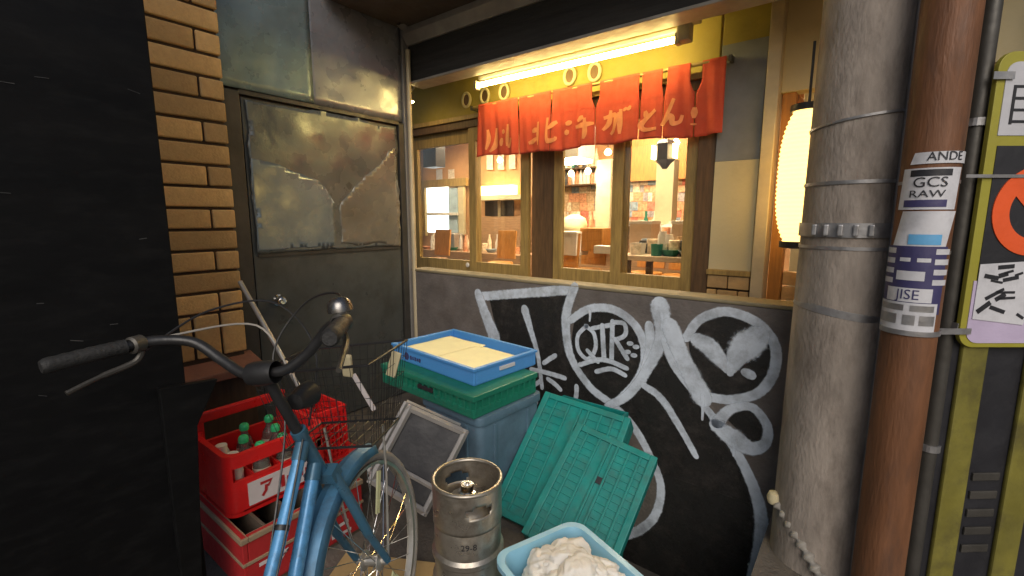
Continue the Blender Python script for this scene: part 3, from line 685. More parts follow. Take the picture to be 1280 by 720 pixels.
# ---- rings on the mustard wall
for px, py in ((583, 125), (606, 120), (630, 115), (712, 95), (743, 90)):
    p = PY(px, py, FY - .012); o = thing('wall_ring', 'pale ring with dark centre fixed on the mustard wall', 'ring', p, group='rings on the mustard wall')
    MB().tube([(.042 * math.cos(t * math.pi / 14), 0, .055 * math.sin(t * math.pi / 14)) for t in range(28)], .011, 8, closed=True).build('rim', 'cream', o, smooth=True)
    MB().lathe([(0, .0), (.036, .0)], 20, mtx=Matrix.Rotation(R(90), 4, 'X') @ Matrix.Diagonal((1, 1.3, 1, 1))).build('core', 'wood_dark', o)

# ---- tube light
TY = 2.70
A = PY(597, 107, TY); B = PY(845, 46, TY); B.z = A.z
tl = thing('tube_light', 'long glowing yellow fluorescent tube above the red curtain', 'light', A)
D = B - A
MB().tube([(0, 0, 0), D], .017, 14).build('tube', 'tube_glow', tl, smooth=True)
for q in (Vector((-.02, 0, 0)), D): MB().bx(q.x, q.x + .025, -.025, .025, -.03, .03).build('end_cap', 'flashing', tl, .004)
MB().bx(D.x + .01, D.x + .08, -.03, .05, -.02, .11).build('socket', 'flashing', tl, .012)
MB().bx(D.x + .05, D.x + .12, -.03, .06, .07, .17).build('bracket', 'flashing', tl, .012)
MB().bx(-.02, D.x, .03, .07, .05, .075).build('reflector', 'flashing', tl, .004)
cd = PY(635, 76, 2.60); ce = PY(830, 18, 2.60)
MB().tube([Vector(cd) - A, Vector((ce.x, cd.y, cd.z)) - A], .011, 8).build('conduit', 'rod', tl, smooth=True)
for t in (0.02, .98): MB().tube([Vector((cd.x + (ce.x - cd.x) * t, cd.y, cd.z)) - A, Vector((cd.x + (ce.x - cd.x) * t, cd.y, 2.64)) - A], .006, 6).build('hanger', 'frame_metal', tl)

# ---- corner spot lamp
p = PY(513, 127, 2.62)
sl = thing('spot_lamp', 'small glowing spot lamp at the corner under the beam', 'lamp', p)
MB().lathe([(.0, .07), (.018, .07), (.03, .03), (.032, .0)], 16).build('shade', 'flashing', sl, smooth=True)
MB().lathe([(0, -.012), (.02, -.008), (.028, .002)], 16).build('bulb', 'spot_glow', sl, smooth=True)
MB().tube([(0, 0, .07), (.05, 0, .1), (.06, 0, 2.64 - p.z)], .007, 8).build('arm', 'flashing', sl)

# ---- noren curtain
NY = 2.84
NZT, NZB = PY(745, 102, NY).z, PY(745, 182, NY).z
nr = thing('shop_curtain', 'red split shop curtain with orange brush lettering over the doors', 'curtain', (PY(750, 150, NY).x, NY, NZB))
LN = local(nr)
def ny(x, z):
    f = max(0, min(1, (NZT - z) / (NZT - NZB)))
    return NY + (.003 + .013 * f) * (math.sin(x * 21 + .6 * math.sin(x * 5)) + .55 * math.sin(x * 53 + 1.3 + z * 3) + .3 * math.sin(x * 97 + z * 5)) + .012 * f * math.sin(x * 9 + 2)
def nx(px): return PY(px, 150, NY).x
seams = [598, 648, 690, 744, 799, 829, 867, 904]
gap = {744: .026, 829: .014, 867: .028, 799: .006, 648: .004, 690: .004, 598: 0, 904: 0}
HZ = NZT - .17
for s0, s1 in zip(seams[:-1], seams[1:]):
    xa, xb = nx(s0), nx(s1); m = MB(); n = max(6, int((xb - xa) / .012)); nz = 26; vs = []
    for j in range(nz + 1):
        z = NZT - (NZT - NZB) * j / nz
        f = max(0, (z - HZ) / (NZT - HZ))
        k0 = gap[s0] * min(1, f * 2.5) if f > 0 else .0; k1 = gap[s1] * min(1, f * 2.5) if f > 0 else 0
        lowf = 1 - (NZT - z) / (NZT - NZB); k0 += .003; k1 += .003
        for i in range(n + 1):
            x = xa + k0 + (xb - xa - k0 - k1) * i / n
            zz = z + (.006 * math.sin(x * 15) - .006 * math.sin(x * 6)) * (1 - lowf)
            vs.append(LN @ Vector((x, ny(x, zz), zz)))
    k = n + 1
    m.add(vs, [(j * k + i, j * k + i + 1, (j + 1) * k + i + 1, (j + 1) * k + i) for j in range(nz) for i in range(n)])
    m.build('cloth_panel', 'noren', nr, smooth=True, solid=.003)
    hm = MB(); ribbon(hm, [Vector((xa + .006 + (xb - xa - .012) * i / n, HZ + .012)) for i in range(n + 1)], .005, lambda u, v: LN @ Vector((u, ny(u, v) - .003, v)), soft=False)
    hm.build('hem', 'noren', nr)
MB().tube([LN @ Vector((nx(590), NY + .012, NZT - .012)), LN @ Vector((nx(908), NY + .012, NZT - .012))], .011, 10).build('rod', 'rod', nr, smooth=True)
for px in (590, 908): MB().bx(nx(px) - .008, nx(px) + .008, NY - .01, FY + .01, NZT - .03, NZT + .0, mtx=LN).build('rod_bracket', 'frame_metal', nr)
def N8(x, y):                    # enlarged crop of the curtain -> curtain plane
    p = PY(590 + x / 4, 80 + y / 4, NY); return Vector((p.x, p.z, 0))
glyphs = [
 [[(85, 330), (90, 380), (80, 430)], [(120, 320), (115, 400), (95, 440)]],
 [[(180, 300), (178, 370), (175, 410)], [(178, 410), (192, 405), (200, 370)], [(150, 340), (165, 335)], [(150, 370), (145, 410)]],
 [[(335, 290), (330, 350), (330, 405)], [(295, 335), (330, 325)], [(280, 395), (325, 370)], [(385, 270), (378, 350), (385, 385), (420, 380), (425, 365)], [(430, 290), (385, 325)]],
 [[(470, 300), (500, 290)], [(480, 330), (470, 355)], [(560, 265), (525, 285)], [(515, 315), (610, 295)], [(565, 270), (568, 340), (560, 375)]],
 [[(655, 270), (715, 255), (705, 320), (685, 350)], [(690, 230), (680, 290), (650, 330)], [(735, 240), (745, 290)], [(765, 220), (770, 235)], [(785, 215), (795, 230)], [(745, 225), (740, 300), (738, 350)]],
 [[(865, 235), (875, 275)], [(920, 230), (870, 275), (845, 305), (860, 328), (925, 322)]],
 [[(1015, 175), (985, 250), (955, 305), (985, 270), (1005, 270), (1010, 300), (1040, 290), (1052, 255)]],
 [[(1112, 215), (1108, 270)], [(1106, 295), (1105, 305)]],
]
for gl in glyphs:
    m = MB()
    for st_ in gl:
        q = spline([N8(*p) for p in st_], 8)
        ribbon(m, q, [.030, .036, .024], lambda u, v: LN @ Vector((u, ny(u, v) - .0045, v)), soft=False, taper=True)
    m.build('lettering', 'noren_ink', nr)

# ---- paper lantern
p = PY(1003, 222, 2.66)
ln = thing('paper_lantern', 'long glowing paper lantern hanging beside the concrete pole', 'lantern', p)
Hh, Rr = .315, .105
prof = []
for i in range(61):
    t = i / 60; z = -Hh + 2 * Hh * t; u = (2 * t - 1)
    r = Rr * (1 - abs(u) ** 3.2 * .48); r += .0035 * (1 if i % 2 else -1); prof.append((r, z))
MB().lathe(prof, 36).build('paper_body', 'lantern_paper', ln, smooth=True)
for s_ in (-1, 1): MB().lathe([(.05, s_ * (Hh + .025)), (.075, s_ * (Hh + .02)), (.075, s_ * (Hh - .01)), (.05, s_ * (Hh - .008))], 30).build('end_ring', 'dark_ware', ln)
MB().tube([(0, 0, Hh), (0, 0, Hh + .3)], .006, 6).build('hanger', 'black_plastic', ln)

# ---- concrete utility pole
PC = Vector((-.058, 2.17, 0)); PR = .162
up = thing('utility_pole', 'weathered concrete utility pole with steel bands at the wall end', 'pole', PC)
MB().lathe([(PR + .012, 0), (PR, 2.0), (PR - .012, 5.0), (0, 5.0)], 40).build('shaft', 'pole_concrete', up, smooth=True)
def band(z, h, tilt=0, r=PR, m='galv', parent=up, name='band', c=(0, 0)):
    prof = [(r + .001, z - h / 2), (r + .007, z - h / 2), (r + .007, z + h / 2), (r + .001, z + h / 2)]
    mt = Matrix.Translation((c[0], c[1], z)) @ Matrix.Rotation(tilt, 4, 'Y') @ Matrix.Translation((0, 0, -z))
    return MB().lathe(prof, 40, mtx=mt).build(name, m, parent, smooth=True)
zb = lambda py: PD(1050, py, 1.62).z
band(zb(228), .012); band(zb(288), .034); band(zb(311), .012); band(zb(396), .028, R(8))
band(zb(560), .02); band(zb(150), .008, R(-6))
cb = band(zb(288), .05, 0, PR + .004, 'galv', up, 'clamp')
tocam = (Vector((0, 0, 0)) - PC); tocam.z = 0; tocam.normalize(); side = Vector((-tocam.y, tocam.x, 0))
for k in range(5):
    q = (tocam * math.cos(.25 * k - .7) + side * math.sin(.25 * k - .7)) * (PR + .016)
    MB().box((q.x, q.y, zb(288) + .0), (.016, .016, .04)).build('bolt', 'galv', up, .004)
q = (tocam * .62 + side * -.78) * (PR + .012); q = (tocam * .75 + side * .66) * (PR + .012)
MB().tube([(q.x, q.y, 0), (q.x, q.y, 5)], .012, 10).build('cable', 'galv', up, smooth=True)
# small reflecting tags on the pole's straps
# ---- rust brown pole with stickers
SC = Vector((.125, 1.955, 0)); SR = .072
rp = thing('sticker_pole', 'rust brown steel pole plastered with stickers', 'pole', SC)
MB().lathe([(SR, 0), (SR, 5), (0, 5)], 72).build('shaft', 'rust_pole', rp, smooth=True)
fc = math.atan2(-SC.y, -SC.x)      # angle that faces the camera
def wrap(u, z, d=.001): a = fc + u / SR; return Vector(((SR + d) * math.cos(a), (SR + d) * math.sin(a), z))
def patch(name, m, u0, u1, z0, z1, d=.001, slant=0, parent=rp, n=24):
    d += .002
    b = MB(); vs = []
    for j in range(2):
        for i in range(n + 1):
            u = u0 + (u1 - u0) * i / n; vs.append(wrap(u + slant * j, z1 if j else z0, d))
    b.add(vs, [(i, i + 1, n + 2 + i, n + 1 + i) for i in range(n)])
    return b.build(name, m, parent, smooth=True)
def wtext(txt, size, u, z, m, parent, d=.003, sx=1):
    d += .002
    vs, fs = text_mesh(txt, size); b = MB(); b.add([wrap(u + v.x * sx, z + v.y, d) for v in vs], fs); return b.build('lettering', m, parent)
def sz(py): return PD(1150, py, 1.41).z
def su(dx): return dx * 1.40 / FPX
s1 = patch('sticker', 'sticker_white', su(-30), su(32), sz(262), sz(211), .001, su(3))
patch('sticker_field', 'sticker_black', su(-18), su(22), sz(221), sz(213), .0018, 0, s1); patch('sticker_field', 'sticker_navy', su(-22), su(20), sz(259), sz(250), .0018, 0, s1)
wtext('GCS', .042, su(2), sz(229), 'sticker_black', s1); wtext('RAW', .03, su(0), sz(243), 'sticker_black', s1, sx=1.2)
s2 = patch('sticker', 'sticker_white', su(-32), su(26), sz(312), sz(264), .001, su(10))
patch('sticker_field', 'sticker_blue', su(-12), su(20), sz(306), sz(293), .0018, 0, s2)
s3 = patch('sticker', 'sticker_navy', su(-40), su(30), sz(395), sz(308), .0014)
for k in range(4):
    for s_ in (-1, 1): patch('sticker_field', 'sticker_white' if k else 'sticker_white', su(s_ * 29 - 9 - 4), su(s_ * 29 + 9 - 4), sz(318 + k * 13), sz(311 + k * 13), .002, 0, s3)
patch('sticker_field', 'sticker_white', su(-18), su(-7), sz(328), sz(323), .0022, 0, s3); patch('sticker_field', 'sticker_white', su(-1), su(12), sz(328), sz(323), .0022, 0, s3)
patch('sticker_field', 'sticker_white', su(-20), su(8), sz(352), sz(340), .0022, 0, s3)
patch('sticker_field', 'sticker_white', su(-30), su(18), sz(380), sz(362), .0022, 0, s3); wtext('JISE', .044, su(-6), sz(371), 'sticker_navy', s3, .0034, .85)
s4 = patch('sticker', 'sticker_white', su(-44), su(26), sz(418), sz(381), .0018)
for a_, b_, c_, d_ in ((-40, -8, 384, 392), (-2, 22, 384, 392), (-40, -14, 397, 410), (-8, 4, 397, 410), (8, 24, 397, 410)):
    q_ = patch('sticker_field', 'galv', su(a_), su(b_), sz(d_), sz(c_), .0026, 0, s4)
wtext('ANDE', .036, su(14), sz(198), 'sticker_black', patch('sticker', 'sticker_white', su(-20), su(60), sz(206), sz(192), .0012, su(4)), .003, .9)
for py in (228, 316): band(sz(py), .010, 0, SR - .0052, 'galv', rp)
band(sz(421), .016, 0, SR - .002, 'galv', rp)

# ---- strapped sign board right of the pole
sg0 = PD(1221, 260, 1.47)
sg = thing('no_parking_sign', 'yellow bordered no bicycle parking sign with red ring strapped to pole', 'sign', (sg0.x, sg0.y, 0), (0, 0, R(38)))
SW = .46
def sgz(py): return PD(1250, py, 1.50).z
def sbox(name, m, x0, x1, pz0, pz1, d, parent=sg, bev=.002): return MB().bx(x0, x1, -d, .02 - d * .2, sgz(pz1), sgz(pz0)).build(name, m, parent, bev)
def rrect(x0, x1, z0, z1, r, n=6, corners=(1, 1, 1, 1)):
    pts = []
    for (cx, cz, a0, on) in ((x1 - r, z1 - r, 0, corners[0]), (x0 + r, z1 - r, 90, corners[1]), (x0 + r, z0 + r, 180, corners[2]), (x1 - r, z0 + r, 270, corners[3])):
        if on:
            for k in range(n + 1): a_ = R(a0 + 90 * k / n); pts.append((cx + r * math.cos(a_), cz + r * math.sin(a_)))
        else: pts.append((cx + r * (1 if a0 in (0, 270) else -1), cz + r * (1 if a0 in (0, 90) else -1)))
    return pts
MB().prism(rrect(0, SW, sgz(438), sgz(78), .05), 1, -.004, .012).build('board', 'sign_yellow', sg, .002)
MB().prism(rrect(.025, SW - .025, sgz(174), sgz(90), .035, corners=(1, 1, 0, 0)), 1, -.0065, -.0035).build('title_field', 'sign_white', sg)
MB().bx(.03, SW - .025, -.006, -.003, sgz(350), sgz(186)).build('picture_field', 'sign_black', sg)
MB().prism(rrect(.02, SW - .025, sgz(432), sgz(351), .04, corners=(0, 0, 1, 1)), 1, -.0065, -.0035).build('note_field', 'sign_lilac', sg)
rg = MB(); rg.lathe([(.088, .0), (.088, .003), (.142, .003), (.142, .0)], 48, mtx=Matrix.Translation((.185, -.0062, sgz(264))) @ Matrix.Rotation(R(90), 4, 'X')); rg.build('red_ring', 'sign_red', sg)
MB().box((.185, -.0075, sgz(264)), (.2, .0026, .04), (0, R(45), 0)).build('red_bar', 'sign_red', sg)
m = MB(); pts = []
for k in range(14):
    a_ = 2 * math.pi * k / 14; pts.append((.13 + .105 * math.cos(a_) * random.uniform(.9, 1.15), (sgz(322) + sgz(402)) / 2 + .095 * math.sin(a_) * random.uniform(.9, 1.15)))
st_o = MB().prism([(.03, sgz(400)), (.20, sgz(408)), (.235, sgz(325)), (.03, sgz(330))], 1, -.0095, -.008).build('sticker', 'sticker_white', sg)
for k in range(16):
    cx = random.uniform(.06, .2); cz = random.uniform(sgz(398), sgz(332))
    MB().box((cx, -.0105, cz), (random.uniform(.02, .06), .001, random.uniform(.006, .016)), (0, R(random.uniform(-40, 40)), 0)).build('sticker_mark', 'sticker_black', st_o)
# the character on the title field, brush strokes of even width
cx0, cx1 = .052, .14; ct0, cb0 = sgz(118), sgz(158)
mk = MB(); zz = [ct0 + (cb0 - ct0) * k / 3 for k in range(4)]
for z_ in zz: mk.bx(cx0, cx1, -.008, -.0062, z_ - .004, z_ + .004)
mk.bx(cx0, cx0 + .009, -.0082, -.0062, cb0 - .008, ct0 + .004); mk.bx(cx1 - .009, cx1, -.0082, -.0062, cb0 - .008, ct0 + .004)
mk.box(((cx0 + cx1) / 2, -.0074, ct0 + .016), (.009, .0016, .026), (0, R(20), 0))
mk.build('lettering', 'sign_black', sg)
# straps that hold it
def strap(py, h, x0=-.13, x1=.16):
    z_ = sgz(py); MB().bx(x0, x1, -.0125, -.0105, z_ - h / 2, z_ + h / 2).build('strap', 'galv', sg)
strap(106, .022, -.02, .045); strap(222, .010, -.06, .40); strap(416, .020, -.09, .03)

# ---- hazard wrapped post and dark cabinet further right
hz0 = PD(1188, 500, 1.56)
hz = thing('dark_cabinet', 'dark street cabinet with yellow guard strip behind the sign', 'cabinet', (hz0.x, hz0.y, 0), (0, 0, R(40)))
MB().bx(0, .62, .03, .28, .0, 1.74).build('body', 'sign_black', hz, .01)
MB().bx(.035, .125, .014, .03, .03, 1.70).build('guard_strip', 'guard_yellow', hz, .006); MB().bx(.27, .36, .014, .03, .03, 1.70).build('guard_strip', 'guard_yellow', hz, .006)
MB().bx(-.004, .624, .008, .284, 1.03, 1.055).build('band', 'galv', hz, .002)
for k_ in range(5): MB().bx(.15, .25, .022, .03, .2 + k_ * .07, .23 + k_ * .07).build('louvre', 'frame_metal', hz, .003)
pv = thing('vertical_pipe', 'slim grey pipe running up behind the sticker pole', 'pipe', (.23, 2.12, 0))
MB().tube([(0, 0, 0), (0, 0, 5)], .024, 14).build('tube', 'frame_metal', pv, smooth=True)
for z_ in (.6, 1.7): MB().lathe([(.025, z_ - .012), (.031, z_ - .012), (.031, z_ + .012), (.025, z_ + .012)], 20).build('clip', 'galv', pv)
sw = thing('side_building', 'dull grey building wall standing behind the sign', 'building', (1.7, 2.9, 0))
MB().bx(-1.08, 4, -.25, .1, 0, 5).build('wall', 'side_wall', sw); MB().bx(-1.085, -1.02, -.26, 0, 0, 5).build('corner_trim', 'frame_metal', sw)
for k in range(3): MB().bx(-.6 + k * 1.2, .2 + k * 1.2, -.27, -.25, 1.2, 2.6).build('shutter', 'frame_metal', sw, .004)
# ---- guy hose at the foot of the wall end
gw = thing('coiled_hose', 'spiral wrapped pale hose hanging from the low wall end', 'hose', PD(968, 622, 2.02))
h0 = PD(968, 622, 1.95); h1 = PD(995, 668, 1.85); h2 = PD(1026, 724, 1.76)
pts = spline([h0, h1, h2], 30); rr = [.018 + .007 * math.sin(i * .9) for i in range(len(pts))]
gw.location = h0
MB().tube([q - h0 for q in pts], rr, 10).build('hose', 'cable_grey', gw, smooth=True)
MB().lathe([(0, .03), (.022, .022), (.03, 0), (.024, -.022), (0, -.03)], 16).build('end_cap', 'cream', gw, smooth=True)

# ================================================================== BICYCLE
bk = thing('bicycle', 'blue city bicycle with wire front basket parked facing the corner', 'bicycle', (-1.118, .796, 0), (0, -.137, .486))
def wheel(name, y):
    o = MB().tube([(0, y + .315 * math.cos(t * math.pi / 40), .33 + .315 * math.sin(t * math.pi / 40)) for t in range(80)], .0175, 10, closed=True).build(name, 'tyre', bk, smooth=True)
    MB().lathe([(.287, -.012), (.297, -.014), (.297, .014), (.287, .012)], 64, mtx=Matrix.Translation((0, y, .33)) @ Matrix.Rotation(R(90), 4, 'Y')).build('rim', 'steel', o, smooth=True)
    MB().lathe([(0, -.05), (.014, -.05), (.014, -.034), (.03, -.03), (.03, -.024), (.016, -.02), (.016, .02), (.03, .024), (.03, .03), (.014, .034), (.014, .05), (0, .05)], 20, mtx=Matrix.Translation((0, y, .33)) @ Matrix.Rotation(R(90), 4, 'Y')).build('hub', 'steel', o, smooth=True)
    sm = None
    for k in range(32):
        a = 2 * math.pi * k / 32; s_ = 1 if k % 2 else -1; a2 = a + (.5 if (k // 2) % 2 else -.5)
        MB().tube([(s_ * .026, y + .028 * math.cos(a2), .33 + .028 * math.sin(a2)), (s_ * .004, y + .288 * math.cos(a), .33 + .288 * math.sin(a))], .0014, 5, cap=False).build('spoke', 'chrome', o)
    for a in (1.15, 3.2, 5.3):
        MB().box((0.013, y + .2 * math.cos(a), .33 + .2 * math.sin(a)), (.006, .13, .02), (a, 0, 0)).build('reflector', 'reflector', o)
    return o
wheel('front_wheel', 0); wheel('rear_wheel', -1.1)
def arcfender(name, y, a0, a1, m):
    o = MB(); vs = []; n = 30; prof = [(-.034, -.022), (-.026, .002), (0, .011), (.026, .002), (.034, -.022)]
    for i in range(n + 1):
        a = R(a0 + (a1 - a0) * i / n)
        for dx, dr_ in prof: vs.append((dx, y + (.348 + dr_) * math.cos(a), .33 + (.348 + dr_) * math.sin(a)))
    o.add(vs, [(i * 5 + j, i * 5 + j + 1, (i + 1) * 5 + j + 1, (i + 1) * 5 + j) for i in range(n) for j in range(4)])
    return o.build(name, m, bk, smooth=True, solid=.002)
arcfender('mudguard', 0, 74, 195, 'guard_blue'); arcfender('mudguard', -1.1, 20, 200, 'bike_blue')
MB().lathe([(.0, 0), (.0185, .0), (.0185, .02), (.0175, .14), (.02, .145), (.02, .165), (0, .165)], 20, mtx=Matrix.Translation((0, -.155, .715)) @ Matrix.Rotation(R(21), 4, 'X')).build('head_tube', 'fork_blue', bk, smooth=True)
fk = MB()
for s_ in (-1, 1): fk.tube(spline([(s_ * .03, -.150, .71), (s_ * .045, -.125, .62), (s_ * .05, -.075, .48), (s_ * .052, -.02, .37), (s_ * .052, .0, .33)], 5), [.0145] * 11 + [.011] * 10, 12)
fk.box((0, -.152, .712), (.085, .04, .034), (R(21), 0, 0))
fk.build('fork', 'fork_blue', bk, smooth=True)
def tubep(name, m, pts, r, n=12): return MB().tube(pts, r, n).build(name, m, bk, smooth=True)
tubep('top_tube', 'bike_blue', spline([(0, -.205, .83), (0, -.40, .60), (0, -.56, .45), (0, -.66, .42)], 6), .0155)
tubep('down_tube', 'bike_blue', spline([(0, -.175, .755), (0, -.36, .50), (0, -.52, .32), (0, -.60, .28)], 6), .0175)
for p0_, p1_, r_ in (((0, -.205, .83), (0, -.235, .795), .0185), ((0, -.175, .755), (0, -.20, .72), .0205)): tubep('lug', 'fork_blue', [p0_, p1_], r_)
for y_, z_ in ((-.33, .683), (-.43, .562)): tubep('cable_clip', 'black_plastic', [(0, y_, z_), (0, y_ - .008, z_ - .009)], .0172)
tubep('shift_cable', 'black_plastic', spline([(0.013, -.22, .845), (0.016, -.40, .60), (0.016, -.56, .45)], 6), .0025, 6)
tubep('seat_tube', 'bike_blue', [(0, -.60, .28), (0, -.74, .68)], .0155)
tubep('seat_post', 'chrome', [(0, -.735, .66), (0, -.80, .74)], .0125)
for s_ in (-1, 1):
    tubep('chain_stay', 'bike_blue', [(s_ * .03, -.62, .28), (s_ * .06, -1.1, .33)], .009); tubep('seat_stay', 'bike_blue', [(s_ * .02, -.72, .62), (s_ * .06, -1.1, .33)], .008)
sd_ = MB().prism([(-.03, .16), (.03, .16), (.05, .0), (.10, -.08), (.10, -.13), (-.10, -.13), (-.10, -.08), (-.05, 0)], 2, 0, .055).build('saddle', 'rubber', bk, .02, True, seg=3); sd_.location = (0, -.90, .73)
MB().lathe([(.0, -.02), (.095, -.008), (.095, .0), (.02, .012), (0, .012)], 30, mtx=Matrix.Translation((.06, -.60, .28)) @ Matrix.Rotation(R(90), 4, 'Y')).build('chain_ring', 'steel', bk, smooth=True)
for s_ in (-1, 1):
    tubep('crank', 'steel', [(s_ * .075, -.60, .28), (s_ * .085, -.60 + s_ * .15, .28 - s_ * .06)], .009); MB().box((s_ * .13, -.60 + s_ * .15, .28 - s_ * .06), (.09, .07, .022)).build('pedal', 'black_plastic', bk, .004)
tubep('stand', 'steel', [(-.05, -1.08, .32), (-.16, -1.14, .03)], .009)
# stem and bars
MB().tube([(0, -.213, .86), (0, -.262, .98), (0, -.285, 1.045)], [.0135, .0135, .015], 14).build('stem', 'black_plastic', bk, smooth=True)
MB().lathe([(.026, -.035), (.029, -.02), (.029, .02), (.026, .035)], 18, mtx=Matrix.Translation((0, -.29, 1.047)) @ Matrix.Rotation(R(90), 4, 'Y')).build('bar_clamp', 'black_plastic', bk, smooth=True)
half = [(0, -.29, 1.047), (.06, -.285, 1.05), (.12, -.275, 1.085), (.18, -.28, 1.135), (.235, -.315, 1.155), (.268, -.36, 1.158), (.315, -.475, 1.157)]
full = [(-x, y, z) for x, y, z in half[::-1]] + half[1:]
tubep('handlebar', 'black_plastic', spline(full, 7), .0125, 12)
for s_ in (-1, 1):
    gp = spline([(s_ * .272, -.368, 1.158), (s_ * .295, -.425, 1.158), (s_ * .325, -.50, 1.156)], 8)
    MB().tube(gp, [.017] + [.0165 + .001 * (i % 2) for i in range(len(gp) - 3)] + [.0165, .013], 14).build('grip', 'rubber', bk, smooth=True)
    MB().lathe([(.0145, -.016), (.02, -.012), (.02, .012), (.0145, .016)], 16, mtx=Matrix.Translation((s_ * .262, -.352, 1.158)) @ Matrix.Rotation(R(90 + 22 * s_ * 0), 4, 'X')).build('lever_clamp', 'frame_metal', bk, smooth=True)
    lv = MB().tube(spline([(s_ * .258, -.345, 1.14), (s_ * .27, -.36, 1.118), (s_ * .295, -.42, 1.105), (s_ * .315, -.475, 1.09)], 6), [.007] * 12 + [.0055] * 7, 8).build('brake_lever', 'frame_metal', bk, smooth=True)
MB().lathe([(0, .032), (.014, .03), (.024, .02), (.027, .006), (.027, 0), (0, 0)], 22, mtx=Matrix.Translation((.245, -.32, 1.178))).build('bell', 'bell_metal', bk, smooth=True)
def cable(pts, m='black_plastic', r=.0028): MB().tube(spline(pts, 8), r, 6).build('brake_cable', m, bk, smooth=True)
cable([(-.255, -.34, 1.14), (-.20, -.20, 1.20), (-.08, -.10, 1.19), (.02, -.11, 1.05), (.0, -.17, .86)], 'black_plastic')
cable([(.255, -.34, 1.14), (.15, -.16, 1.20), (.02, -.12, 1.18), (-.07, -.16, 1.06), (-.03, -.22, .88), (-.02, -.40, .57)])
cable([(-.24, -.30, 1.16), (-.12, -.14, 1.14), (-.03, -.16, 1.0)], 'cable_grey')
# front basket of black wire
bq = MB(); top = [(-.18, -.13), (.18, -.13), (.18, .13), (-.18, .13)]; bot = [(-.135, -.11), (.135, -.11), (.135, .07), (-.135, .07)]
zt, zb_ = 1.0, .765
def loop(pts, z, r): bq.tube([(x, y, z) for x, y in pts], r, 6, closed=True)
def lerp4(t): return [((1 - t) * b_[0] + t * a_[0], (1 - t) * b_[1] + t * a_[1]) for a_, b_ in zip(top, bot)]
bk_o = MB()
def dens(pts, z, m_, r):
    q = [Vector((x, y, z)) for x, y in pts]; out = []
    for i in range(4):
        for k in range(6): out.append(q[i].lerp(q[(i + 1) % 4], k / 6))
    m_.tube(out, r, 6, closed=True)
dens(top, zt, bk_o, .004); dens(bot, zb_, bk_o, .004)
basket = bk_o.build('basket_rim', 'black_plastic', bk, smooth=True)
wr = MB()
for t in (.2, .4, .6, .8): dens(lerp4(t), zb_ + (zt - zb_) * t, wr, .0009)
for i in range(4):
    for k in range(13):
        f = k / 13
        a_ = Vector(top[i]).lerp(Vector(top[(i + 1) % 4]), f); b_ = Vector(bot[i]).lerp(Vector(bot[(i + 1) % 4]), f)
        wr.tube([(a_.x, a_.y, zt), (b_.x, b_.y, zb_)], .0009, 5, cap=False)
for k in range(9):
    f = k / 8; wr.tube([(-.135 + .27 * f, -.11, zb_), (-.135 + .27 * f, .07, zb_)], .0015, 5, cap=False)
w_o = wr.build('basket_wire', 'black_plastic', basket); w_o['kind'] = 'stuff'
hl = MB().lathe([(0, -.04), (.022, -.035), (.032, 0), (.034, .03), (.03, .034), (0, .036)], 22, mtx=Matrix.Translation((0.0, -.17, .94)) @ Matrix.Rotation(R(-90), 4, 'X')).build('basket_bracket', 'black_plastic', bk, smooth=True)
for s_ in (-1, 1): tubep('basket_stay', 'steel', [(s_ * .054, 0, .33), (s_ * .09, .02, .62), (s_ * .10, .03, .765)], .004, 8)
MB().box((.075, -.06, .985), (.03, .012, .07), (R(10), R(12), 0)).build('strap_buckle', 'cream', basket, .006)
MB().box((.105, -.05, .90), (.014, .006, .12), (0, R(-22), 0)).build('strap', 'label_white', basket, .002)
MB().box((.165, .04, .95), (.03, .008, .08), (0, R(25), 0)).build('strap', 'cream', basket, .002)

# leaning sticks by the brick pillar
def stick(p0, p1, r, m, label, cat='stick'):
    o = MB().tube([(0, 0, 0), Vector(p1) - Vector(p0)], r, 10).build('stick', m, None, smooth=True); o.location = p0; tag(o, label, cat)
a = PX(300, 352, -2.72); b = PX(352, 445, -2.45); d_ = (b - a).normalized(); b = a + d_ * ((a.z - .01) / -d_.z)
stick(b, a, .013, 'alu', 'grey stick leaning against the brick pillar corner')

# ================================================================== CRATES, KEG, BASINS
def crate_walls(m, sx, sy, z0, z1, t=.015, rib=True):
    m.bx(-sx / 2, sx / 2, -sy / 2, -sy / 2 + t, z0, z1); m.bx(-sx / 2, sx / 2, sy / 2 - t, sy / 2, z0, z1)
    m.bx(-sx / 2, -sx / 2 + t, -sy / 2 + t, sy / 2 - t, z0, z1); m.bx(sx / 2 - t, sx / 2, -sy / 2 + t, sy / 2 - t, z0, z1)
# upper red crate: x in [-2.2,-1.84], y in [.56,1.0]
rc = thing('bottle_crate', 'red bottle crate with raised handle and white label on top of stack', 'crate', (-2.02, .825, .25))
hx, hy = .18, .205
MB().prism(rrect(-hx, hx, -hy, hy, .05), 2, 0, .02).build('base', 'red_plastic', rc)
def wallring(z0, z1, t, name='wall', gapx=None, m='red_plastic', parent=rc):
    o = rrect(-hx, hx, -hy, hy, .05, 6); i_ = rrect(-hx + t, hx - t, -hy + t, hy - t, .04, 6); n = len(o); b = MB()
    vs = [(x, y, z0) for x, y in o] + [(x, y, z1) for x, y in o] + [(x, y, z1) for x, y in i_] + [(x, y, z0) for x, y in i_]
    fs = []
    for k in range(n):
        j = (k + 1) % n
        if gapx:
            c = Vector(o[k]).lerp(Vector(o[j]), .5)
            if gapx(c): continue
        fs += [(k, j, n + j, n + k), (n + k, n + j, 2 * n + j, 2 * n + k), (2 * n + k, 2 * n + j, 3 * n + j, 3 * n + k), (3 * n + k, 3 * n + j, j, k)]
    b.add(vs, fs); return b.build(name, m, parent, smooth=True)
front = lambda c: c.x > hx - .01
back = lambda c: c.x < -hx + .01
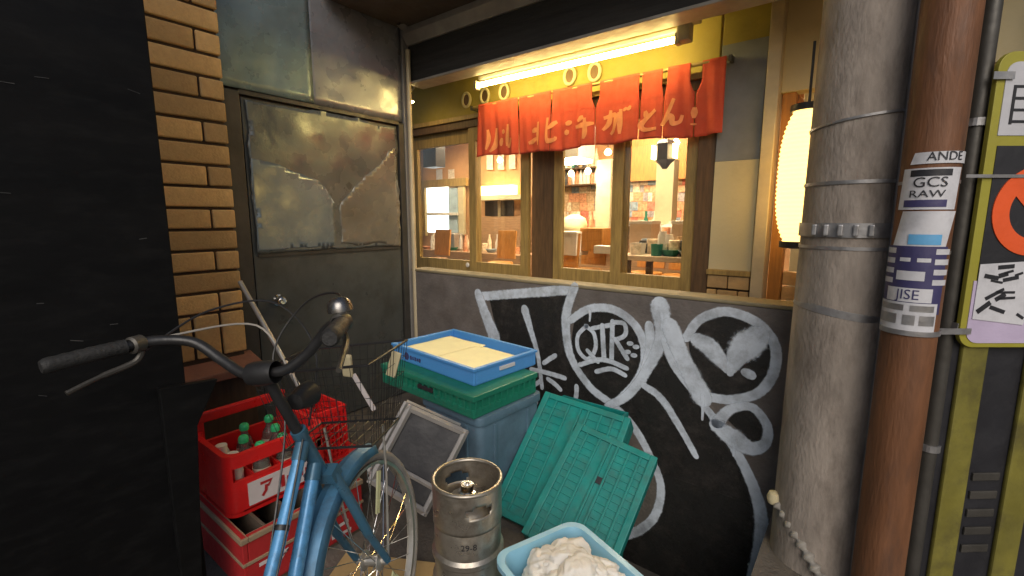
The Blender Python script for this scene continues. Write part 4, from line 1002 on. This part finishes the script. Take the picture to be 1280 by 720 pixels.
wallring(.015, .145, .018); wallring(.145, .20, .018, 'wall', front); wallring(.20, .252, .022, 'rim', back)
for s_ in (-1, 1): MB().bx(-hx, -hx + .02, s_ * (hy - .03) - .022, s_ * (hy - .03) + .022, .20, .325).build('handle_post', 'red_plastic', rc, .006)
MB().bx(-hx - .002, -hx + .022, -hy + .008, hy - .008, .285, .33).build('handle_bar', 'red_plastic', rc, .008)
MB().bx(hx + .001, hx + .004, -hy + .07, hy - .07, .03, .125).build('label', 'label_white', rc)
m = MB()
for k, st_ in enumerate(([(.0, .9), (.9, .9), (.55, .55)], [(.45, .7), (.4, .3), (.1, 0)])):
    ribbon(m, [Vector((.0 + a_ * .05 - .09, .05 + b_ * .06)) for a_, b_ in st_], .012, lambda u, v: Vector((hx + .006, u, v)), soft=False)
for k in range(5): m.bx(hx + .0045, hx + .006, -.01 + k * .026, .006 + k * .026, .05 + (k % 2) * .012, .10 - (k % 3) * .01)
m.build('label_print', 'red_print', rc)
for k in range(1, 4): MB().bx(-hx + .02, hx - .02, -hy + k * .1025 - .003, -hy + k * .1025 + .003, .02, .15).build('divider', 'red_plastic', rc)
for k in range(1, 3): MB().bx(-hx + k * .12 - .003, -hx + k * .12 + .003, -hy + .02, hy - .02, .02, .148).build('divider', 'red_plastic', rc)
# bottles with green caps
def bottle():
    o = thing('bottle', 'clear bottle with green cap standing in the red crate', 'bottle', (0, 0, 0), group='green capped bottles in the red crate')
    MB().lathe([(0, .0), (.032, .0), (.034, .01), (.034, .12), (.028, .15), (.014, .175), (.014, .195), (0, .195)], 18).build('body', 'bottle', o, smooth=True)
    MB().lathe([(.0345, .05), (.0348, .06), (.0348, .11), (.0345, .12)], 18).build('label', 'bottle_label', o, smooth=True)
    MB().lathe([(0, .222), (.014, .221), (.019, .214), (.02, .205), (.019, .193), (.012, .19)], 18).build('cap', 'green_cap', o, smooth=True)
    return o
b0 = bottle()
spots = [(-.12, -.02), (-.12, .09), (0, -.06), (.115, -.05), (.115, .05), (0, .06)]
for k, (x, y) in enumerate(spots):
    o = b0 if k == 0 else copy_tree(b0); o.location = rc.location + Vector((x, y, .021)); o.rotation_euler = (random.uniform(-.05, .05), random.uniform(-.05, .05), random.uniform(0, 6))
for k, (x, y) in enumerate([(-.02, -.145), (.09, -.145)]):
    o = MB().lathe([(0, 0), (.034, 0), (.034, .16), (.022, .19), (.022, .205), (0, .205)], 16).build('jar', 'white_ware', None, smooth=True); o.location = rc.location + Vector((x, y, .021)); tag(o, 'pale jar in the rounded end of the red crate', 'jar', 'jars in the red crate')
# lower crate with lettering
lc = thing('printed_crate', 'dark red crate with beige rim and pale lettering under the handled crate', 'crate', (-1.93, .85, 0))
w = MB(); crate_walls(w, .46, .50, .02, .25, .02); w.build('wall', 'red_print', lc, .004)
MB().bx(-.22, .22, -.24, .24, 0, .02).build('base', 'tan_plastic', lc)
w = MB(); crate_walls(w, .474, .512, .228, .2495, .03); w.build('rim', 'crate_beige', lc, .004); w = MB(); crate_walls(w, .470, .508, .138, .150, .012); w.build('trim', 'crate_beige', lc, .002)
for y_ in (-.16, -.055, .055, .16): MB().bx(-.21, .21, y_ - .006, y_ + .006, .12, .2495).build('divider', 'tan_plastic', lc)
MB().bx(.2305, .2345, -.24, .24, .03, .132).build('print_field', 'red_print', lc)
kata = [[[(0, 1), (1, 1), (.65, .6)], [(.5, .75), (.45, .35), (.15, 0)]], [[(0, .7), (1, .7)], [(.28, 1), (.28, .35)], [(.72, 1), (.72, .45), (.4, 0)]], [[(.15, 1), (.15, .1), (.95, .08)], [(.15, .6), (.85, .68)]]]
for k, gl in enumerate(kata):
    m = MB()
    for st_ in gl: ribbon(m, [Vector((-.20 + k * .14 + a_ * .11, .045 + b_ * .075)) for a_, b_ in st_], .015, lambda u, v: Vector((.2365, u, v)), soft=False)
    m.build('lettering', 'label_white', lc)
# mesh crate behind with its own support
mc = thing('mesh_crate', 'red lattice sided crate behind the bicycle stem', 'crate', (-2.09, 1.122, .24))
def lattice(parent, sx, sy, z0, z1, m, nx_, ny_, nz_, bar=.008, t=.012, name='bar'):
    f = MB()
    f.bx(-sx / 2, sx / 2, -sy / 2, -sy / 2 + t, z1 - .025, z1); f.bx(-sx / 2, sx / 2, sy / 2 - t, sy / 2, z1 - .025, z1); f.bx(-sx / 2, -sx / 2 + t, -sy / 2 + t, sy / 2 - t, z1 - .025, z1); f.bx(sx / 2 - t, sx / 2, -sy / 2 + t, sy / 2 - t, z1 - .025, z1)
    f.build('rim', m, parent, .003); MB().bx(-sx / 2, sx / 2, -sy / 2, sy / 2, z0, z0 + .014).build('base', m, parent)
    g_ = MB()
    for k in range(nx_ + 1):
        x = -sx / 2 + bar / 2 + (sx - bar) * k / nx_
        for s_ in (-1, 1): g_.box((x, s_ * (sy / 2 - t / 2), (z0 + z1) / 2), (bar, t * .8, z1 - z0 - .03))
    for k in range(1, ny_):
        y = -sy / 2 + bar / 2 + (sy - bar) * k / ny_
        for s_ in (-1, 1): g_.box((s_ * (sx / 2 - t / 2), y, (z0 + z1) / 2), (t * .8, bar, z1 - z0 - .03))
    for k in range(1, nz_):
        z = z0 + (z1 - z0 - .02) * k / nz_
        for s_ in (-1, 1):
            g_.box((0, s_ * (sy / 2 - t / 2), z), (sx - .002, t * .7, bar)); g_.box((s_ * (sx / 2 - t / 2), 0, z), (t * .7, sy - .002, bar))
    o = g_.build('lattice', m, parent); o['kind'] = 'stuff'
lattice(mc, .28, .16, 0, .265, 'red_plastic', 12, 7, 7)
sc2 = thing('support_crate', 'plain tan crate carrying the red lattice crate', 'crate', (-2.09, 1.21, 0))
w = MB(); crate_walls(w, .30, .18, .015, .24, .018); w.build('wall', 'tan_plastic', sc2, .004); MB().bx(-.15, .15, -.09, .09, 0, .015).build('base', 'tan_plastic', sc2)
MB().bx(-.153, .153, -.093, .093, .21, .238).build('rim', 'red_plastic', sc2, .003)
# cardboard on floor
o = MB().bx(-.2, .2, -.15, .15, 0, .006).build('cardboard', 'cardboard', None); o.location = (-1.38, .93, .004); o.rotation_euler = (0, 0, .5); tag(o, 'flat piece of cardboard on the ground beside the wheel', 'cardboard')

# blue box, green crate, tray
ang = R(-4)
N_ = PZ(605, 524, .5)
bb = thing('blue_box', 'big dull blue plastic box under the green crate', 'box', (N_.x - .215, N_.y + .23, 0), (0, 0, ang))
MB().prism(rrect(-.21, .21, -.22, .22, .035), 2, 0, .47).build('body', 'box_blue', bb, .004, True)
MB().prism(rrect(-.222, .222, -.232, .232, .04), 2, .455, .499).build('lid', 'box_blue', bb, .008, True)
for s_ in (-1, 1): MB().box((.211, s_ * .12, .23), (.012, .02, .42)).build('rib', 'box_blue', bb, .004); MB().box((s_ * .12, -.221, .23), (.02, .012, .42)).build('rib', 'box_blue', bb, .004)
G_ = PZ(600, 496, .61)
gc = thing('green_crate', 'green folded plastic crate between the blue box and blue tray', 'crate', (G_.x - .37, G_.y + .23, .5), (0, 0, ang))
def flatcrate(o, sx, sy, h, m, nx_=16, ny_=10):
    MB().bx(-sx / 2, sx / 2, -sy / 2, sy / 2, h - .028, h).build('rim', m, o, .006)
    MB().bx(-sx / 2 + .006, sx / 2 - .006, -sy / 2 + .006, sy / 2 - .006, 0.001, h * .40).build('base', m, o, .006)
    MB().bx(-sx / 2 + .014, sx / 2 - .014, -sy / 2 + .014, sy / 2 - .014, h * .4, h - .028).build('wall', m, o)
    for s_ in (-1, 1):
        for k in range(nx_ + 1): MB().box((-sx / 2 + .02 + (sx - .04) * k / nx_, s_ * (sy / 2 - .008), h * .55), (.008, .012, h * .6)).build('rib', m, o)
        for k in range(ny_ + 1): MB().box((s_ * (sx / 2 - .008), -sy / 2 + .02 + (sy - .04) * k / ny_, h * .55), (.012, .008, h * .6)).build('rib', m, o)
        MB().box((.02, s_ * (sy / 2 - .006), h * .58), (.12, .014, .02)).build('handle_slot', 'sign_black', o, .003)
flatcrate(gc, .74, .46, .11, 'green_plastic')
T_ = PZ(598, 461, .70)
tr = thing('blue_tray', 'bright blue shallow tray holding pale yellow paper atop the stack', 'tray', (T_.x - .34, T_.y + .245, .61), (0, 0, R(-5.5)))
tx, ty, th = .345, .225, .085
w = MB(); crate_walls(w, 2 * tx, 2 * ty, .004, th, .014); w.build('wall', 'tray_blue', tr, .005)
MB().bx(-tx + .006, tx - .006, -ty + .006, ty - .006, 0, .012).build('base', 'tray_blue', tr)
w = MB(); crate_walls(w, 2 * tx + .014, 2 * ty + .014, th - .012, th + .002, .022); w.build('rim', 'tray_blue', tr, .003)
MB().box((tx + .003, .0, .05), (.008, .11, .02)).build('handle_hole', 'sign_white', tr, .003)
lt = MB()
for k_, (w_, h_) in enumerate(((.014, .022), (.010, .018), (.012, .020), (.012, .016), (.016, .020))): lt.box((-.165 + k_ * .02, -ty - .0015, .036), (w_, .002, h_), (0, R(-12 + 7 * k_), 0))
lt.build('faded_print', 'sticker_navy', tr)
MB().lathe([(0, 0), (.022, 0)], 18, mtx=Matrix.Translation((-.205, -ty - .002, .037)) @ Matrix.Rotation(R(90), 4, 'X')).build('emblem', 'sticker_navy', tr)
for k, (x0, x1, y0, y1, z, lab) in enumerate(((-.30, .02, -.19, .16, .060, 'larger pale yellow paper sheet lying in the blue tray'), (.0, .30, -.195, .11, .066, 'smaller pale yellow paper sheet overlapping in the blue tray'))):
    m = MB(); n = 14; vs = []
    for j in range(n + 1):
        for i in range(n + 1):
            x = x0 + (x1 - x0) * i / n; y = y0 + (y1 - y0) * j / n; vs.append((x, y, z + .004 * noise.noise(Vector((x * 8, y * 8, k)))))
    m.add(vs, [(j * (n + 1) + i, j * (n + 1) + i + 1, (j + 1) * (n + 1) + i + 1, (j + 1) * (n + 1) + i) for j in range(n) for i in range(n)])
    o = m.build('paper_sheet', 'paper_yellow', None, smooth=True, solid=.003); o.location = tr.location; o.rotation_euler = tr.rotation_euler; tag(o, lab, 'paper')
m = MB(); m.bx(-.27, .27, -.17, .15, .013, .056); o = m.build('foam_block', 'paper_yellow', None, .004); o.location = tr.location; o.rotation_euler = tr.rotation_euler; tag(o, 'pale yellow slab under the paper sheets in the tray', 'slab')

# leaning teal crates
def teal(name_label, TL, TR_, BL, th_, sx, sy):
    ux = (TR_ - TL).normalized(); dn = BL - TL; dn = (dn - ux * dn.dot(ux)).normalized(); nrm = ux.cross(dn)
    if nrm.dot(W) > 0: nrm = -nrm
    M = Matrix((( ux.x, -dn.x, nrm.x), (ux.y, -dn.y, nrm.y), (ux.z, -dn.z, nrm.z)))
    o = thing('teal_crate', name_label, 'crate', TL + ux * sx / 2 + dn * sy, M.to_euler())
    m_ = 'teal_plastic'
    MB().bx(-sx / 2, sx / 2, 0, sy, -th_, -.008).build('body', m_, o, .008)
    for s_ in (-1, 1): MB().bx(s_ * (sx / 2 - .016) - .016, s_ * (sx / 2 - .016) + .016, 0, sy, -.008, .004).build('rim', m_, o, .004)
    for y0, y1 in ((0, .03), (sy - .03, sy)): MB().bx(-sx / 2 + .032, sx / 2 - .032, y0, y1, -.008, .003).build('rim', m_, o, .004)
    nlong = [-.33, -.17, -.03, .06, .2, .33]
    for f in nlong: MB().bx(f * sx - .005, f * sx + .005, .03, sy - .03, -.009, .002 if abs(f) > .1 else .006).build('rib', m_, o, .002)
    for k in range(1, 15):
        y = .03 + (sy - .06) * k / 15
        for x0, x1 in ((-.46, -.335), (-.325, -.175), (.065, .195), (.205, .325), (.335, .46)):
            MB().bx(x0 * sx, x1 * sx, y - .003, y + .003, -.009, -.003).build('cross_rib', m_, o)
    MB().bx(.0 * sx - .012, .045 * sx + .012, sy * .60, sy * .655, -.0075, -.0015).build('latch_hole', 'sign_black', o)
    return o
TL = PY(682, 489, 1.98); TRr = PY(779, 520, 2.02); BL = PZ(624, 652, .02)
teal('teal plastic crate leaning in back against the wall pile', TL, TRr, BL, .12, .47, .64)
TL2 = PY(722, 528, 1.90); TR2 = PY(817, 570, 1.94); BL2 = PZ(668, 690, .02)
teal('teal plastic crate leaning in front with dark latch hole', TL2, TR2, BL2, .085, .40, .56)
sup = thing('stacked_crate', 'upright teal crate behind the leaning crates by the low wall', 'crate', (-1.18, 2.16, -.62))
w = MB(); crate_walls(w, .42, .30, .012, .96, .014); w.build('wall', 'teal_plastic', sup, .004); MB().bx(-.21, .21, -.15, .15, 0, .012).build('base', 'teal_plastic', sup)

# grey framed board
fr = [PD(512, 510, 2.06), PD(581, 541, 2.06), PD(531, 640, 1.98), PD(464, 600, 1.98)]
fo = (fr[2] + fr[3]) / 2
bd = thing('framed_board', 'grey framed black board tilted against the blue box', 'board', fo)
ctr = sum(fr, Vector()) / 4; nrm = (fr[1] - fr[0]).cross(fr[3] - fr[0]).normalized()
if nrm.dot(W) > 0: nrm = -nrm
for k in range(4):
    a_, b_ = fr[k] - fo, fr[(k + 1) % 4] - fo; ext = (b_ - a_).normalized() * .012
    MB().tube([a_ - ext, b_ + ext], .017, 6).build('frame_bar', 'alu', bd)
    a2, b2 = a_ - nrm * .05, b_ - nrm * .05; off = Vector((-.03, .0, .02))
    MB().tube([a2 + off, b2 + off], .012, 6).build('rear_bar', 'alu', bd)
vs = [p - fo for p in fr]; vs = [v.lerp(ctr - fo, .03) for v in vs]
m = MB(); m.add([v - nrm * .006 for v in vs] + [v - nrm * .016 for v in vs], [(0, 1, 2, 3), (7, 6, 5, 4), (0, 4, 5, 1), (1, 5, 6, 2), (2, 6, 7, 3), (3, 7, 4, 0)]); m.build('board', 'sign_black', bd)
lo_ = fr[3].lerp(fr[2], .5) - fo
a_, b_ = fr[0].lerp(fr[3], .72) - fo, fr[1].lerp(fr[2], .72) - fo
MB().tube([a_ + nrm * .004, b_ + nrm * .004], .012, 6).build('cross_bar', 'alu', bd)

# beer keg
kg = thing('beer_keg', 'dented steel beer keg with rolled rims and handle slot', 'keg', (-1.017, 1.065, 0))
kr = .118
prof = [(0, .03), (kr - .02, .03), (kr - .004, .05), (kr - .004, .15), (kr + .006, .16), (kr + .006, .175), (kr - .003, .187), (kr - .003, .255), (kr + .006, .266), (kr + .006, .281), (kr - .003, .292), (kr - .003, .38), (kr - .02, .42), (kr - .045, .445), (.03, .458), (0, .458)]
MB().lathe(prof, 48).build('body', 'keg_steel', kg, smooth=True)
MB().lathe([(kr - .004, 0), (kr - .004, .06), (kr - .012, .06), (kr - .012, 0)], 48).build('foot_ring', 'keg_steel', kg, smooth=True)
ch = MB(); n = 96; rows = 14; vs = []; fs = []
for j in range(rows + 1):
    z = .385 + (.525 - .385) * j / rows
    for k in range(n): a_ = 2 * math.pi * k / n; vs.append(((kr - .002) * math.cos(a_), (kr - .002) * math.sin(a_), z))
fa = math.atan2(-1.065, 1.017) + .35
for j in range(rows):
    for k in range(n):
        a_ = 2 * math.pi * (k + .5) / n; z = .385 + .14 * (j + .5) / rows
        skip = False
        for h_ in (fa, fa + math.pi):
            da = (a_ - h_ + math.pi) % (2 * math.pi) - math.pi
            if (da * kr / .048) ** 2 + ((z - .462) / .020) ** 2 < 1: skip = True
        if not skip: fs.append((j * n + k, j * n + (k + 1) % n, (j + 1) * n + (k + 1) % n, (j + 1) * n + k))
ch.add(vs, fs); ch.build('chime', 'keg_steel', kg, smooth=True, solid=.004)
MB().tube([((kr - .003) * math.cos(2 * math.pi * k / 60), (kr - .003) * math.sin(2 * math.pi * k / 60), .525) for k in range(60)], .0075, 10, closed=True).build('top_rim', 'keg_steel', kg, smooth=True)
MB().lathe([(.0, .458), (.03, .458), (.03, .475), (.022, .478), (.022, .50), (.012, .50), (.012, .488), (0, .488)], 24).build('valve', 'chrome', kg, smooth=True)
vs_, fs_ = text_mesh('29-8', .03); lt = MB(); fa2 = math.atan2(-1.065, 1.017) + .02
lt.add([((kr - .001) * math.cos(fa2 + v.x / kr), (kr - .001) * math.sin(fa2 + v.x / kr), .345 + v.y) for v in vs_], fs_); lt.build('lettering', 'sign_black', kg)

# light blue basin with towels
cL, cT = Vector((-.884, 1.04)), Vector((-.768, 1.347)); e1 = (cT - cL).normalized(); e2 = Vector((e1.y, -e1.x))
sx_, sy_ = .44, (cT - cL).length + .02
cc = cL + e1 * sy_ / 2 + e2 * sx_ / 2
rz = .31
bs = thing('laundry_basin', 'light blue plastic basin full of white towels', 'basin', (cc.x, cc.y, 0), (0, 0, math.atan2(e2.y, e2.x)))
def ring(sxa, sya, z, r): return [(x, y, z) for x, y in rrect(-sxa / 2, sxa / 2, -sya / 2, sya / 2, r, 6)]
R_ = [ring(sx_ - .09, sy_ - .09, .0, .05), ring(sx_ - .03, sy_ - .03, rz - .02, .055), ring(sx_ + .012, sy_ + .012, rz - .018, .06), ring(sx_ + .012, sy_ + .012, rz, .06), ring(sx_ - .03, sy_ - .03, rz, .052), ring(sx_ - .045, sy_ - .045, rz - .02, .05), ring(sx_ - .10, sy_ - .10, .012, .045)]
n = len(R_[0]); m = MB(); vs = [v for r_ in R_ for v in r_]
fs = [(i * n + k, i * n + (k + 1) % n, (i + 1) * n + (k + 1) % n, (i + 1) * n + k) for i in range(6) for k in range(n)] + [tuple(range(n - 1, -1, -1)), tuple(6 * n + k for k in range(n))]
m.add(vs, fs); m.build('tub', 'basin_blue', bs, smooth=True)
MB().box((-sx_ / 2 + .012, .02, rz - .055), (.012, .11, .022), (0, R(-4), 0)).build('handle_slot', 'sign_black', bs, .004)
RB = Matrix.LocRotScale(bs.location, bs.rotation_euler, None)
tw = []
for j_, (n_, rad, zc) in enumerate(((8, .13, .25), (6, .10, .295), (3, .045, .325))):
    for i_ in range(n_):
        a_ = 2 * math.pi * i_ / n_ + j_ * .6; tw.append((rad * 1.3 * math.cos(a_) + random.uniform(-.015, .015), rad * .85 * math.sin(a_) + random.uniform(-.015, .015), zc + random.uniform(-.012, .012), random.uniform(.062, .082)))
tw.append((0, 0, .19, .13))
labs = ['crumpled white towel lying in the light blue basin']
for k, (x, y, z, r_) in enumerate(tw):
    bm = bmesh.new(); bmesh.ops.create_icosphere(bm, subdivisions=5, radius=1)
    for v in bm.verts:
        d = v.co.normalized(); s_ = k * 7.3
        w_ = d + .35 * Vector((noise.noise(d * 1.7 + Vector((s_, 2, 0))), noise.noise(d * 1.7 + Vector((s_, 0, 5))), noise.noise(d * 1.7 + Vector((1, s_, 0)))))
        f = .95 + .22 * noise.noise(w_ * 1.5 + Vector((s_, 0, 1))) + .26 * (.28 - abs(noise.noise(w_ * 2.2 + Vector((0, s_, 0))))) + .05 * (.3 - abs(noise.noise(w_ * 6 + Vector((s_, s_, 0)))))
        v.co = Vector((d.x * r_ * f * 1.22, d.y * r_ * f * .88, d.z * r_ * f * .72))
    me = bpy.data.meshes.new('towel'); bm.to_mesh(me); bm.free(); me.materials.append(MATS['towel'])
    for p_ in me.polygons: p_.use_smooth = True
    o = bpy.data.objects.new('towel', me); C.objects.link(o); o.location = RB @ Vector((x * .8, y * .8, z)); o.rotation_euler = (0, 0, k * 1.1)
    tag(o, labs[0], 'towel', 'towels in the basin')
